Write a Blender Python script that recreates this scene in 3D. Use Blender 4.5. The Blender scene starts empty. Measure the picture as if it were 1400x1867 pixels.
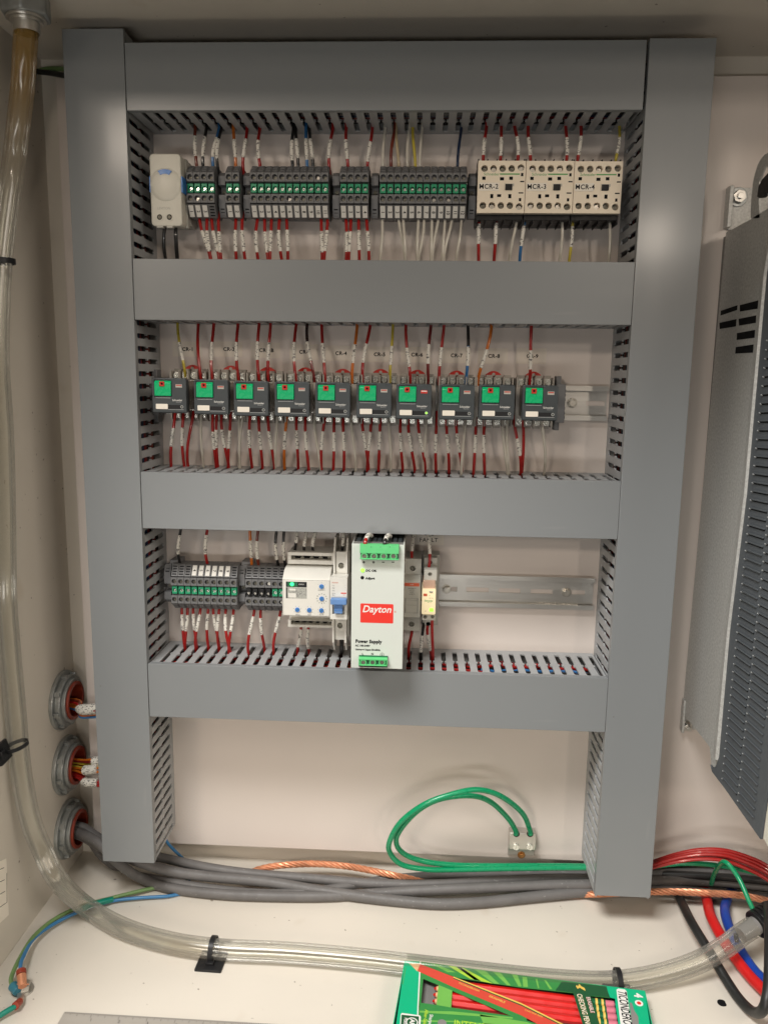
import bpy, bmesh, math, random
from mathutils import Vector, Matrix
random.seed(7)
S = 0.001                      # the script works in millimetres
PI = math.pi
scene = bpy.context.scene
COL = scene.collection

# ---------------------------------------------------------------- camera
CAM = Vector((330.262, -836.876, -50.721)); FPX = 1452.05
YAW, PITCH, ROLL = math.radians(-2.72496), math.radians(-9.64817), math.radians(0.81328)
_f = Vector((math.sin(YAW)*math.cos(PITCH), math.cos(YAW)*math.cos(PITCH), math.sin(PITCH)))
_r = _f.cross(Vector((0, 0, 1))).normalized(); _u = _r.cross(_f)
CR = math.cos(ROLL)*_r + math.sin(ROLL)*_u
CU = -math.sin(ROLL)*_r + math.cos(ROLL)*_u
CF = _f
cd = bpy.data.cameras.new('camera'); cam = bpy.data.objects.new('camera', cd); COL.objects.link(cam)
M = Matrix((CR, CU, -CF)).transposed().to_4x4(); M.translation = CAM*S
cam.matrix_world = M
cd.sensor_fit = 'VERTICAL'; cd.sensor_height = 24.0; cd.lens = FPX/1867.0*24.0
cd.clip_start = 0.02; cd.clip_end = 50
scene.camera = cam

# ---------------------------------------------------------------- world, lamps, exposure
w = bpy.data.worlds.new('World'); scene.world = w; w.use_nodes = True
bg = w.node_tree.nodes['Background']; bg.inputs[0].default_value = (1.0, 0.89, 0.75, 1); bg.inputs[1].default_value = 0.05
def lamp(name, az, el, dist, size, power, col, target=(300, -75, -150), sy=None):
    l = bpy.data.lights.new(name, 'AREA'); l.shape = 'RECTANGLE'; l.size = size; l.size_y = sy or size; l.energy = power; l.color = col
    o = bpy.data.objects.new(name, l); COL.objects.link(o)
    d = Vector((math.sin(az)*math.cos(el), -math.cos(az)*math.cos(el), math.sin(el)))
    t = Vector(target)*S
    o.location = t + d*dist; o.rotation_euler = d.to_track_quat('Z', 'Y').to_euler()
    return o
rad = math.radians
lamp('ceiling_tube_overhead', rad(-31), rad(53), 1.80, 0.8, 52, (1.0, 0.98, 0.945), sy=0.50)
lamp('ceiling_lamp_far_right', rad(15), rad(9.3), 4.2, 0.16, 12, (1.0, 0.86, 0.72), sy=0.20, target=(528, -75, 72))
lamp('ceiling_lamp_far_left', rad(-21), rad(14.5), 4.0, 0.70, 28, (1.0, 0.86, 0.72), sy=0.22, target=(40, -75, 135))
lamp('ceiling_lamp_distant_left', rad(-14), rad(6.5), 5.0, 0.50, 3.5, (1.0, 0.90, 0.78), sy=0.10, target=(140, -75, 32))
lamp('room_light_right', rad(52), rad(24), 2.5, 1.2, 19, (1.0, 0.90, 0.78), target=(200, -75, -150), sy=0.7)
lamp('added_low_fill', rad(-7), rad(-10), 1.5, 0.75, 3.4, (1.0, 0.97, 0.92), target=(240, -75, -170), sy=0.12)  # added fill, no known source; its reflection brightens the third duct cover
scene.view_settings.view_transform = 'Standard'; scene.view_settings.look = 'None'
scene.view_settings.exposure = 0.0; scene.view_settings.gamma = 1.0

# ---------------------------------------------------------------- helpers
def hit(px, py, ax, val):
    """the point of the place seen at pixel (px, py) of the 1400x1867 photograph on the plane axis=val"""
    d = CR*((px-700)/FPX) + CU*((933.5-py)/FPX) + CF
    return CAM + d*((val-CAM[ax])/d[ax])
def P(px, py, Y): return hit(px, py, 1, Y)
def crop(ox, oy, s):                                    # coordinates read in an enlarged region
    return lambda x, y, Y, ax=1: hit(ox+x/s, oy+y/s, ax, Y)

def link(o): COL.objects.link(o); return o
ORG = {}
def thing(name, label, cat, loc=(0, 0, 0), group=None):
    o = link(bpy.data.objects.new(name, None)); o.empty_display_size = 0.01
    o.location = Vector(loc)*S; ORG[o.name] = Vector(loc)
    o['label'] = label; o['category'] = cat
    if group: o['group'] = group
    return o
def tag(o, label, cat, group=None, kind=None):
    o['label'] = label
    if cat: o['category'] = cat
    if group: o['group'] = group
    if kind: o['kind'] = kind
    return o
def copy_tree(o, loc=None, label=None, parent=None):
    c = link(o.copy())
    if parent is not None: c.parent = parent
    if loc is not None: c.location = Vector(loc)*S; ORG[c.name] = Vector(loc)
    if label: c['label'] = label
    for ch in list(o.children): copy_tree(ch, parent=c)
    return c
def sharpen(bm, smooth, bevel):
    """flat faces stay flat: an edge is sharp past the angle, or where a bevel strip meets a broad face"""
    lim = math.radians(smooth); w_ = bevel*S*1.15
    st = [(min(e.calc_length() for e in f.edges) < w_) if bevel else False for f in bm.faces]
    bm.faces.index_update()
    for f in bm.faces: f.smooth = True
    for e in bm.edges:
        lf = e.link_faces
        if len(lf) != 2: continue
        e.smooth = not (e.calc_face_angle(0) > lim or (bevel and st[lf[0].index] != st[lf[1].index]))

class MB:
    def __init__(s): s.v = []; s.f = []
    def add(s, vs, fs):
        n = len(s.v); s.v += [tuple(v) for v in vs]; s.f += [tuple(i+n for i in f) for f in fs]; return s
    def box(s, x0, x1, y0, y1, z0, z1):
        if x0 > x1: x0, x1 = x1, x0
        if y0 > y1: y0, y1 = y1, y0
        if z0 > z1: z0, z1 = z1, z0
        return s.add([(x0,y0,z0),(x1,y0,z0),(x1,y1,z0),(x0,y1,z0),(x0,y0,z1),(x1,y0,z1),(x1,y1,z1),(x0,y1,z1)],
                     [(0,3,2,1),(4,5,6,7),(0,1,5,4),(1,2,6,5),(2,3,7,6),(3,0,4,7)])
    def prism(s, poly, a, b, ax):
        """poly in the two other axes (cyclic order: ax=0 -> (y,z), 1 -> (x,z), 2 -> (x,y)), extruded a..b"""
        n = len(poly)
        def mk(p, t): return (t,p[0],p[1]) if ax == 0 else ((p[0],t,p[1]) if ax == 1 else (p[0],p[1],t))
        vs = [mk(p, a) for p in poly]+[mk(p, b) for p in poly]
        fs = [tuple(range(n))[::-1], tuple(range(n, 2*n))]+[(i,(i+1)%n,n+(i+1)%n,n+i) for i in range(n)]
        return s.add(vs, fs)
    def slab(s, pts, off):
        """polygon of 3-D points given a thickness vector"""
        n = len(pts); o = Vector(off)
        vs = [Vector(p) for p in pts]+[Vector(p)+o for p in pts]
        return s.add(vs, [tuple(range(n))[::-1], tuple(range(n, 2*n))]+[(i,(i+1)%n,n+(i+1)%n,n+i) for i in range(n)])
    def cyl(s, p0, p1, r, n=16, r1=None, caps=True):
        p0, p1 = Vector(p0), Vector(p1); r1 = r if r1 is None else r1
        t = (p1-p0).normalized(); a = t.orthogonal().normalized(); b = t.cross(a)
        vs = []
        for p, q in ((p0, r), (p1, r1)):
            for i in range(n):
                an = 2*PI*i/n; vs.append(p+a*(q*math.cos(an))+b*(q*math.sin(an)))
        fs = [(i,(i+1)%n,n+(i+1)%n,n+i) for i in range(n)]
        if caps: fs += [tuple(range(n))[::-1], tuple(range(n, 2*n))]
        return s.add(vs, fs)
    def ring(s, c, ax, r0, r1, h0, h1, n=28):
        """tube wall between radii r0<r1 along +ax from h0 to h1"""
        c = Vector(c); e = [Vector((1,0,0)), Vector((0,1,0)), Vector((0,0,1))]; t = e[ax]; a = e[(ax+1)%3]; b = e[(ax+2)%3]
        vs = []
        for (r, h) in ((r1,h0),(r1,h1),(r0,h1),(r0,h0)):
            for i in range(n):
                an = 2*PI*i/n; vs.append(c+t*h+a*(r*math.cos(an))+b*(r*math.sin(an)))
        fs = []
        for k in range(4):
            k2 = (k+1)%4
            for i in range(n): fs.append((k*n+i, k*n+(i+1)%n, k2*n+(i+1)%n, k2*n+i))
        return s.add(vs, fs)
    def tube(s, pts, r, n=8, caps=True, rr=None):
        pts = [Vector(p) for p in pts]; m = len(pts)
        ta = [(pts[min(i+1,m-1)]-pts[max(i-1,0)]).normalized() for i in range(m)]
        a = ta[0].orthogonal().normalized(); vs = []
        for i in range(m):
            a = (a-ta[i]*a.dot(ta[i])).normalized(); b = ta[i].cross(a); q = rr[i] if rr else r
            for k in range(n):
                an = 2*PI*k/n; vs.append(pts[i]+a*(q*math.cos(an))+b*(q*math.sin(an)))
        fs = [(i*n+k, i*n+(k+1)%n, (i+1)*n+(k+1)%n, (i+1)*n+k) for i in range(m-1) for k in range(n)]
        if caps: fs += [tuple(range(n))[::-1], tuple(range((m-1)*n, m*n))]
        return s.add(vs, fs)
    def cell(s, x0, x1, z0, z1, cx, cz, r, yf, yb, floor=True, k=4):
        """a block front (facing -y) with a round recess"""
        out = []
        for (ax_, az_, bx, bz) in ((x0,z0,x1,z0),(x1,z0,x1,z1),(x1,z1,x0,z1),(x0,z1,x0,z0)):
            for i in range(k): t = i/k; out.append((ax_+(bx-ax_)*t, az_+(bz-az_)*t))
        n = len(out); cir = []
        for (x, z) in out:
            an = math.atan2(z-cz, x-cx); cir.append((cx+r*math.cos(an), cz+r*math.sin(an)))
        vs = [(x,yf,z) for x,z in out]+[(x,yf,z) for x,z in cir]+[(x,yb,z) for x,z in cir]+[(x,yb,z) for x,z in out]
        fs = []
        for i in range(n):
            j = (i+1)%n
            fs += [(i,j,n+j,n+i),(n+i,n+j,2*n+j,2*n+i),(j,i,3*n+i,3*n+j)]
        if floor: fs.append(tuple(range(2*n, 3*n)))
        return s.add(vs, fs)
    def screw(s, c, r, d=(0,-1,0), h=0.8, slot=0.35, cross=False, ang=0.6):
        """screw head with a real slot, axis d"""
        c = Vector(c); d = Vector(d).normalized(); a = d.orthogonal().normalized(); b = d.cross(a)
        a2 = a*math.cos(ang)+b*math.sin(ang); b2 = d.cross(a2)
        s.cyl(c, c+d*h*0.5, r, 14)
        for sg in (-1, 1):
            pts = []
            a0 = math.asin(min(.9, slot/r))
            for i in range(7):
                an = a0+(PI-2*a0)*i/6
                pts.append(c+d*h*0.5+a2*(r*.94*math.cos(an))+b2*(sg*r*.94*math.sin(an)))
            s.slab(pts if sg > 0 else pts[::-1], d*h*0.5)
        return s
    def mesh(s, name, org=(0,0,0), bevel=0, seg=2, smooth=35, ang=40):
        o = Vector(org)
        me = bpy.data.meshes.new(name)
        me.from_pydata([((v[0]-o.x)*S, (v[1]-o.y)*S, (v[2]-o.z)*S) for v in s.v], [], s.f)
        bm = bmesh.new(); bm.from_mesh(me)
        bmesh.ops.recalc_face_normals(bm, faces=bm.faces)
        if bevel:
            ed = [e for e in bm.edges if len(e.link_faces) == 2 and e.calc_face_angle(0) > math.radians(ang)]
            bmesh.ops.bevel(bm, geom=ed, offset=bevel*S, segments=seg, affect='EDGES', clamp_overlap=True, profile=0.5)
        bm.faces.index_update(); sharpen(bm, smooth, bevel); bm.to_mesh(me); bm.free()
        return me
    def build(s, name, mat, parent=None, bevel=0, label=None, **k):
        org = Vector((0, 0, 0)); q = parent
        if q is not None:
            while q.parent is not None: q = q.parent
            org = ORG.get(q.name, Vector((0,0,0)))
        me = s.mesh(name, org, bevel, **k); me.materials.append(mat)
        o = link(bpy.data.objects.new(name, me)); o.parent = parent
        if label: o['label'] = label
        return o

def rrect(x0, x1, z0, z1, r, n=4):
    out = []
    for cx, cz, a0 in ((x1-r,z1-r,0),(x0+r,z1-r,90),(x0+r,z0+r,180),(x1-r,z0+r,270)):
        for i in range(n+1):
            a = math.radians(a0+90*i/n); out.append((cx+r*math.cos(a), cz+r*math.sin(a)))
    return out
def spline(pts, n=6):
    pts = [Vector(p) for p in pts]; q = [2*pts[0]-pts[1]]+pts+[2*pts[-1]-pts[-2]]; out = []
    for i in range(1, len(q)-2):
        for k in range(n):
            t = k/n; a, b, c, d = q[i-1], q[i], q[i+1], q[i+2]
            out.append(0.5*((2*b)+(c-a)*t+(2*a-5*b+4*c-d)*t*t+(3*b-a-3*c+d)*t**3))
    out.append(pts[-1]); return out

_tc = {}
def text(name, body, cap, pos, mat, parent, ux=(1,0,0), uy=(0,0,1), align='CENTER', bold=0.0, shear=0.0, sx=1.0, thick=0.06, lift=0.04, label=None, spacing=1.0):
    key = (body, bold, shear, align, spacing)
    if key not in _tc:
        c = bpy.data.curves.new('t', 'FONT'); c.body = body; c.size = 1/0.7; c.align_x = align; c.align_y = 'CENTER'
        c.offset = bold; c.shear = shear; c.resolution_u = 3; c.space_character = spacing
        o = link(bpy.data.objects.new('t', c)); bpy.context.view_layer.update()
        me = bpy.data.meshes.new_from_object(o.evaluated_get(bpy.context.evaluated_depsgraph_get()))
        _tc[key] = ([tuple(v.co) for v in me.vertices], [tuple(p.vertices) for p in me.polygons])
        bpy.data.objects.remove(o); bpy.data.curves.remove(c); bpy.data.meshes.remove(me)
    vs, fs = _tc[key]; ux = Vector(ux).normalized(); uy = Vector(uy).normalized(); n = ux.cross(uy)
    pos = Vector(pos)
    top = [pos+ux*(v[0]*cap*sx)+uy*(v[1]*cap)+n*(lift+thick) for v in vs]
    b = MB(); b.add(top, fs)
    org = Vector((0,0,0)); q = parent
    if q is not None:
        while q.parent is not None: q = q.parent
        org = ORG.get(q.name, Vector((0,0,0)))
    me = bpy.data.meshes.new(name); me.from_pydata([((v-org)*S)[:] for v in top], [], fs); me.materials.append(mat)
    o = link(bpy.data.objects.new(name, me)); o.parent = parent
    if label: o['label'] = label
    return o

# ---------------------------------------------------------------- materials
MATS = {}
def mat(name, col, rough=0.5, metal=0.0, var=0.06, vscale=30, bump=0.0, bscale=900, spec=0.5, stretch=(1,1,1), rvar=0.08, coat=0.0, emit=None, es=1.0):
    m = bpy.data.materials.new(name); m.use_nodes = True; nt = m.node_tree; N = nt.nodes; L = nt.links
    b = N['Principled BSDF']; b.inputs['Metallic'].default_value = metal
    b.inputs['Specular IOR Level'].default_value = spec; b.inputs['Coat Weight'].default_value = coat; b.inputs['Coat Roughness'].default_value = 0.12 if coat == 0.10 else 0.05
    tc = N.new('ShaderNodeTexCoord'); mp = N.new('ShaderNodeMapping'); mp.inputs['Scale'].default_value = stretch
    L.new(tc.outputs['Object'], mp.inputs['Vector'])
    n1 = N.new('ShaderNodeTexNoise'); n1.inputs['Scale'].default_value = vscale; n1.inputs['Detail'].default_value = 5
    L.new(mp.outputs[0], n1.inputs['Vector'])
    mr = N.new('ShaderNodeMapRange'); mr.inputs['From Min'].default_value = 0.25; mr.inputs['From Max'].default_value = 0.75
    mr.inputs['To Min'].default_value = 1-var; mr.inputs['To Max'].default_value = 1+var; L.new(n1.outputs['Fac'], mr.inputs['Value'])
    mx = N.new('ShaderNodeVectorMath'); mx.operation = 'SCALE'; mx.inputs[0].default_value = col; L.new(mr.outputs[0], mx.inputs['Scale'])
    L.new(mx.outputs[0], b.inputs['Base Color'])
    r2 = N.new('ShaderNodeMapRange'); r2.inputs['From Min'].default_value = 0.25; r2.inputs['From Max'].default_value = 0.75
    r2.inputs['To Min'].default_value = max(0.03, rough-rvar); r2.inputs['To Max'].default_value = min(1, rough+rvar)
    n2 = N.new('ShaderNodeTexNoise'); n2.inputs['Scale'].default_value = vscale*3.1; n2.inputs['Detail'].default_value = 4
    L.new(mp.outputs[0], n2.inputs['Vector']); L.new(n2.outputs['Fac'], r2.inputs['Value']); L.new(r2.outputs[0], b.inputs['Roughness'])
    if bump:
        n3 = N.new('ShaderNodeTexNoise'); n3.inputs['Scale'].default_value = bscale; n3.inputs['Detail'].default_value = 3
        L.new(mp.outputs[0], n3.inputs['Vector'])
        bp = N.new('ShaderNodeBump'); bp.inputs['Strength'].default_value = bump; bp.inputs['Distance'].default_value = 0.0004
        L.new(n3.outputs['Fac'], bp.inputs['Height']); L.new(bp.outputs[0], b.inputs['Normal'])
    if emit:
        b.inputs['Emission Color'].default_value = (*emit, 1); b.inputs['Emission Strength'].default_value = es
    MATS[name] = m; return m
def specks(m, scale, thr, col, width=0.02, amount=0.8, stretch=(1,1,1)):
    """small marks of their own shape (dirt, print) mixed over the base colour"""
    nt = m.node_tree; N = nt.nodes; L = nt.links; b = N['Principled BSDF']
    src = b.inputs['Base Color'].links[0].from_socket
    tc = N.new('ShaderNodeTexCoord'); mp = N.new('ShaderNodeMapping'); mp.inputs['Scale'].default_value = stretch
    L.new(tc.outputs['Object'], mp.inputs[0])
    n = N.new('ShaderNodeTexNoise'); n.inputs['Scale'].default_value = scale; n.inputs['Detail'].default_value = 1.5; L.new(mp.outputs[0], n.inputs['Vector'])
    r = N.new('ShaderNodeMapRange'); r.inputs['From Min'].default_value = thr; r.inputs['From Max'].default_value = thr+width; r.inputs['To Max'].default_value = amount
    L.new(n.outputs['Fac'], r.inputs['Value'])
    mx = N.new('ShaderNodeMix'); mx.data_type = 'RGBA'; L.new(r.outputs[0], mx.inputs[0]); L.new(src, mx.inputs[6]); mx.inputs[7].default_value = (*col, 1)
    L.new(mx.outputs[2], b.inputs['Base Color']); return m

paint = mat('enclosure_paint', (0.655, 0.605, 0.53), 0.42, var=0.035, vscale=9, bump=0.25, bscale=500)
specks(paint, 190, 0.765, (0.16, 0.12, 0.09), 0.02, 0.8)
specks(paint, 26, 0.69, (0.52, 0.44, 0.34), 0.12, 0.35)
platem = mat('backplate_paint', (0.68, 0.61, 0.56), 0.36, var=0.03, vscale=7, bump=0.2, bscale=420)
specks(platem, 170, 0.785, (0.25, 0.19, 0.14), 0.02, 0.6)
duct_h = mat('duct_pvc_along_x', (0.226, 0.239, 0.247), 0.33, coat=0.0, var=0.008, vscale=10, bump=0.015, bscale=160, stretch=(0.12, 1, 1.6), rvar=0.025)
duct_v = mat('duct_pvc_along_z', (0.226, 0.239, 0.247), 0.33, coat=0.10, var=0.008, vscale=10, bump=0.015, bscale=160, stretch=(1.6, 1, 0.12), rvar=0.03)
for m_ in (duct_h, duct_v):
    specks(m_, 120, 0.78, (0.12, 0.11, 0.10), 0.02, 0.5)
    specks(m_, 75, 0.74, (0.31, 0.31, 0.31), 0.03, 0.16, stretch=(1, 1, .12) if m_ is duct_v else (.12, 1, 1))
    specks(m_, 5, 0.60, (0.26, 0.265, 0.265), 0.2, 0.12)
finger_m = mat('duct_finger_pvc', (0.37, 0.38, 0.385), 0.42, var=0.05, vscale=60)
steel = mat('zinc_plated_steel', (0.62, 0.60, 0.56), 0.34, metal=0.9, var=0.08, vscale=40, bump=0.1, bscale=500, stretch=(0.1, 1, 1))
galv = mat('galvanized_sheet', (0.52, 0.52, 0.50), 0.48, metal=0.4, var=0.22, vscale=420, bump=0.12, bscale=300, rvar=0.16)
screwm = mat('screw_metal', (0.55, 0.52, 0.46), 0.36, metal=1.0, var=0.2, vscale=300)
dullscrew = mat('dull_screw_metal', (0.20, 0.19, 0.155), 0.5, metal=0.6, var=0.4, vscale=500)
brightscrew = mat('bright_screw_metal', (0.85, 0.86, 0.80), 0.22, metal=0.8, var=0.15, vscale=300)
brass = mat('brass_screw', (0.55, 0.28, 0.10), 0.35, metal=0.9)
castz = mat('cast_zinc', (0.36, 0.375, 0.37), 0.36, metal=0.6, var=0.25, vscale=90, bump=0.4, bscale=250)
copper = mat('copper', (0.66, 0.29, 0.16), 0.42, metal=0.55, var=0.2, vscale=140)
tgrey = mat('terminal_grey', (0.155, 0.155, 0.158), 0.5, var=0.06, vscale=120)
tgrey2 = mat('end_stop_grey', (0.19, 0.19, 0.195), 0.5, var=0.06, vscale=120)
green_t = mat('terminal_green', (0.012, 0.30, 0.14), 0.4, var=0.08, vscale=200)
tagm = mat('marker_tag', (0.76, 0.74, 0.69), 0.5)
darkhole = mat('shade_and_scrap_black', (0.008, 0.008, 0.009), 0.7, spec=0.1)  # flat black standing in for shade inside holes and slots; colours the scrap too
ink = mat('black_ink', (0.008, 0.008, 0.010), 0.7, spec=0.1)
beige = mat('contactor_beige', (0.86, 0.755, 0.60), 0.45, var=0.03, vscale=60)
cream_p = mat('cream_plastic', (0.68, 0.655, 0.57), 0.42, var=0.03, vscale=50)
white_p = mat('white_plastic', (0.74, 0.72, 0.66), 0.38, var=0.03, vscale=60)
holder_p = mat('grey_beige_plastic', (0.45, 0.44, 0.39), 0.42, var=0.04, vscale=60)
blackp = mat('black_plastic', (0.012, 0.012, 0.013), 0.42, spec=0.3, var=0.2, vscale=80)
relaym = mat('relay_charcoal', (0.040, 0.048, 0.052), 0.38, var=0.06, vscale=80)
relayline = mat('relay_print_grey', (0.35, 0.36, 0.36), 0.5)
casem = mat('smoky_relay_case', (0.20, 0.17, 0.14), 0.22, var=0.12, vscale=90)
sockm = mat('socket_grey', (0.36, 0.33, 0.29), 0.45, var=0.08, vscale=90)
green_r = mat('relay_green', (0.0, 0.44, 0.16), 0.28, var=0.04, vscale=90)
red_p = mat('red_plastic', (0.55, 0.022, 0.012), 0.35, var=0.1, vscale=120)
sleeve = mat('printed_sleeve', (0.74, 0.71, 0.64), 0.5, var=0.04, vscale=200)
specks(sleeve, 620, 0.585, (0.05, 0.045, 0.05), 0.03, 0.85, stretch=(0.55, 0.55, 1.25))
tape = mat('label_tape', (0.72, 0.65, 0.56), 0.35, var=0.02)
paper = mat('paper_label', (0.86, 0.80, 0.70), 0.6, var=0.02)
W = {}
for n_, c_ in dict(red=(0.34, 0.012, 0.010), white=(0.60, 0.565, 0.49), black=(0.014, 0.013, 0.013), blue=(0.03, 0.15, 0.36), navy=(0.008, 0.022, 0.06),
                   orange=(0.55, 0.14, 0.012), yellow=(0.52, 0.42, 0.05), brown=(0.16, 0.028, 0.014), cream=(0.50, 0.40, 0.25), darkred=(0.16, 0.012, 0.012)).items():
    W[n_] = mat('wire_'+n_, c_, 0.33, var=0.08, vscale=60, coat=0.15)
greywire = mat('cable_grey', (0.135, 0.128, 0.125), 0.55, var=0.12, vscale=60, bump=0.3, bscale=300)
specks(greywire, 330, 0.70, (0.30, 0.29, 0.28), 0.04, 0.5, stretch=(0.5, 1, 1))
greenwire = mat('wire_green', (0.0, 0.27, 0.11), 0.30, var=0.06, vscale=60, coat=0.2)
palegreen = mat('wire_pale_green', (0.15, 0.25, 0.09), 0.4, var=0.1, vscale=60)
skyblue = mat('wire_sky_blue', (0.04, 0.18, 0.38), 0.4, var=0.1, vscale=60)
teal = mat('wire_teal', (0.0, 0.20, 0.14), 0.4)
thickred = mat('cable_red', (0.60, 0.012, 0.012), 0.36, coat=0.1)
thickblue = mat('cable_blue', (0.008, 0.05, 0.32), 0.36, coat=0.1)
thickblack = mat('cable_black', (0.014, 0.014, 0.014), 0.42, var=0.2)
orangem = mat('orange_print', (0.62, 0.10, 0.035), 0.45)
redprint = mat('red_print', (0.74, 0.025, 0.012), 0.4, var=0.02)
psum = mat('power_supply_paint', (0.60, 0.635, 0.59), 0.4, var=0.015, vscale=20)
psugreen = mat('connector_green', (0.10, 0.56, 0.19), 0.38, var=0.05, vscale=100)
psudark = mat('connector_dark_green', (0.008, 0.12, 0.05), 0.45)
bluek = mat('blue_plastic', (0.05, 0.20, 0.56), 0.36, var=0.05)
bluet = mat('blue_toggle', (0.13, 0.27, 0.56), 0.36, var=0.05)
ledg = mat('lit_green_led', (0.05, 0.8, 0.2), 0.3, emit=(0.02, 1.0, 0.22), es=2.2)
ledy = mat('lit_yellow_green_led', (0.3, 0.9, 0.1), 0.3, emit=(0.35, 1.0, 0.03), es=0.9)
ledc = mat('lit_cream_window', (0.75, 0.62, 0.38), 0.4, emit=(1.0, 0.86, 0.56), es=0.28)
graylabel = mat('grey_print', (0.42, 0.42, 0.38), 0.5)
specks(graylabel, 900, 0.56, (0.12, 0.12, 0.12), 0.03, 0.6, stretch=(0.6, 1, 1.6))
vfdgrey = mat('drive_dark_grey', (0.082, 0.092, 0.102), 0.5, var=0.05, vscale=50, bump=0.2, bscale=700)
whiteprint = mat('white_print', (0.75, 0.74, 0.70), 0.5)
goldprint = mat('gold_print', (0.75, 0.50, 0.10), 0.45)
redbush = mat('red_bushing', (0.27, 0.035, 0.015), 0.4, var=0.15, vscale=80)
boxgreen = mat('carton_green', (0.0, 0.42, 0.20), 0.35, var=0.03)
boxmid = mat('carton_mid_green', (0.035, 0.24, 0.055), 0.35, var=0.05)
boxlight = mat('carton_light_green', (0.16, 0.44, 0.08), 0.35)
boxlime = mat('carton_lime', (0.40, 0.62, 0.05), 0.35)
boxdark = mat('carton_dark_green', (0.012, 0.085, 0.03), 0.35)
pencilred = mat('pencil_red', (0.60, 0.008, 0.006), 0.36, coat=0.08, var=0.04)
pencilprint = mat('printed_pencil_red', (0.62, 0.065, 0.04), 0.35)
wood = mat('pencil_wood', (0.70, 0.42, 0.22), 0.55)
pink = mat('eraser_pink', (0.60, 0.16, 0.22), 0.6)
ferrule = mat('pencil_ferrule_green', (0.01, 0.14, 0.05), 0.3, metal=0.3)
greyboard = mat('grey_board', (0.22, 0.21, 0.20), 0.6)
rulerm = mat('ruler_steel', (0.40, 0.37, 0.33), 0.5, metal=0.25, var=0.15, vscale=60, stretch=(0.1, 1, 1))
darkglaze = mat('connector_cap', (0.03, 0.16, 0.22), 0.4)

# clear vinyl: transparent body with a glossy skin and denser rims
tm = bpy.data.materials.new('clear_vinyl'); tm.use_nodes = True; nt = tm.node_tree; N = nt.nodes; L = nt.links
for n_ in list(N): N.remove(n_)
out = N.new('ShaderNodeOutputMaterial'); tr = N.new('ShaderNodeBsdfTransparent'); tr.inputs[0].default_value = (0.965, 0.96, 0.935, 1)
df = N.new('ShaderNodeBsdfDiffuse'); gl = N.new('ShaderNodeBsdfGlossy'); gl.inputs['Roughness'].default_value = 0.13
lw = N.new('ShaderNodeLayerWeight'); lw.inputs[0].default_value = 0.35
tcx = N.new('ShaderNodeNewGeometry'); sp = N.new('ShaderNodeSeparateXYZ'); L.new(tcx.outputs['Position'], sp.inputs[0])
# old residue inside the hose: amber near the nut and in one low spot on the floor
def rng(sock, a, b):
    r = N.new('ShaderNodeMapRange'); r.inputs['From Min'].default_value = a; r.inputs['From Max'].default_value = b; L.new(sock, r.inputs['Value']); return r.outputs[0]
def mth(op, a, b):
    q = N.new('ShaderNodeMath'); q.operation = op
    for i, s_ in enumerate((a, b)):
        if isinstance(s_, (int, float)): q.inputs[i].default_value = s_
        else: L.new(s_, q.inputs[i])
    return q.outputs[0]
top_stain = rng(sp.outputs[2], 0.09, 0.20)
low = mth('MULTIPLY', mth('MULTIPLY', rng(sp.outputs[0], 0.080, 0.092), rng(sp.outputs[0], 0.135, 0.125)), rng(sp.outputs[2], -0.60, -0.612))
stain = mth('MAXIMUM', top_stain, mth('MULTIPLY', low, 0.35))
mc = N.new('ShaderNodeMix'); mc.data_type = 'RGBA'; L.new(stain, mc.inputs[0]); mc.inputs[6].default_value = (0.68, 0.66, 0.60, 1); mc.inputs[7].default_value = (0.42, 0.25, 0.06, 1)
L.new(mc.outputs[2], df.inputs[0])
m1 = N.new('ShaderNodeMixShader'); m2 = N.new('ShaderNodeMixShader')
fac = mth('ADD', mth('MULTIPLY', lw.outputs['Facing'], 0.32), mth('ADD', 0.03, mth('MULTIPLY', stain, 0.22)))
L.new(fac, m1.inputs[0]); L.new(tr.outputs[0], m1.inputs[1]); L.new(df.outputs[0], m1.inputs[2])
L.new(mth('MULTIPLY', lw.outputs['Fresnel'], 0.6), m2.inputs[0]); L.new(m1.outputs[0], m2.inputs[1]); L.new(gl.outputs[0], m2.inputs[2])
L.new(m2.outputs[0], out.inputs[0]); vinyl = tm

ORD = ['first','second','third','fourth','fifth','sixth','seventh','eighth','ninth','tenth','eleventh','twelfth','thirteenth','fourteenth','fifteenth']
NUM = {1:'one',2:'two',3:'three',4:'four',6:'six',10:'ten',11:'eleven',12:'twelve'}

# ================================================================ the enclosure
FL, CE, LW, BW, FR, RW = -618.0, 262.0, -66.0, 20.0, -345.0, 900.0
def struct(name, mb, m, **k):
    o = mb.build(name, m, None, **k); o['kind'] = 'structure'; return o
struct('enclosure_floor', MB().box(LW-2, RW, FR, BW, FL-3, FL), paint)
struct('enclosure_ceiling', MB().box(LW-2, RW, FR, BW, CE, CE+3), paint)
struct('enclosure_left_wall', MB().box(LW-2, LW, FR, BW-0.1, FL+0.1, CE-0.1), paint)
struct('enclosure_right_wall', MB().box(RW, RW+2, FR, BW, FL, CE), paint)
struct('enclosure_back_wall', MB().box(LW-2, RW, BW, BW+2, FL-3, CE+3), paint)
bp = struct('backplate', MB().box(-43, 880, 0, 3, -590.5, 238), platem, bevel=0.8)
b = MB()
b.box(-43, 880, 3, 15, -590.3, -588.3); b.box(-43, 880, 3, 15, 236, 237.8); b.box(-42.8, -41, 3, 15, -588.3, 236)
b.build('return_flange', platem, bp)

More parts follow.
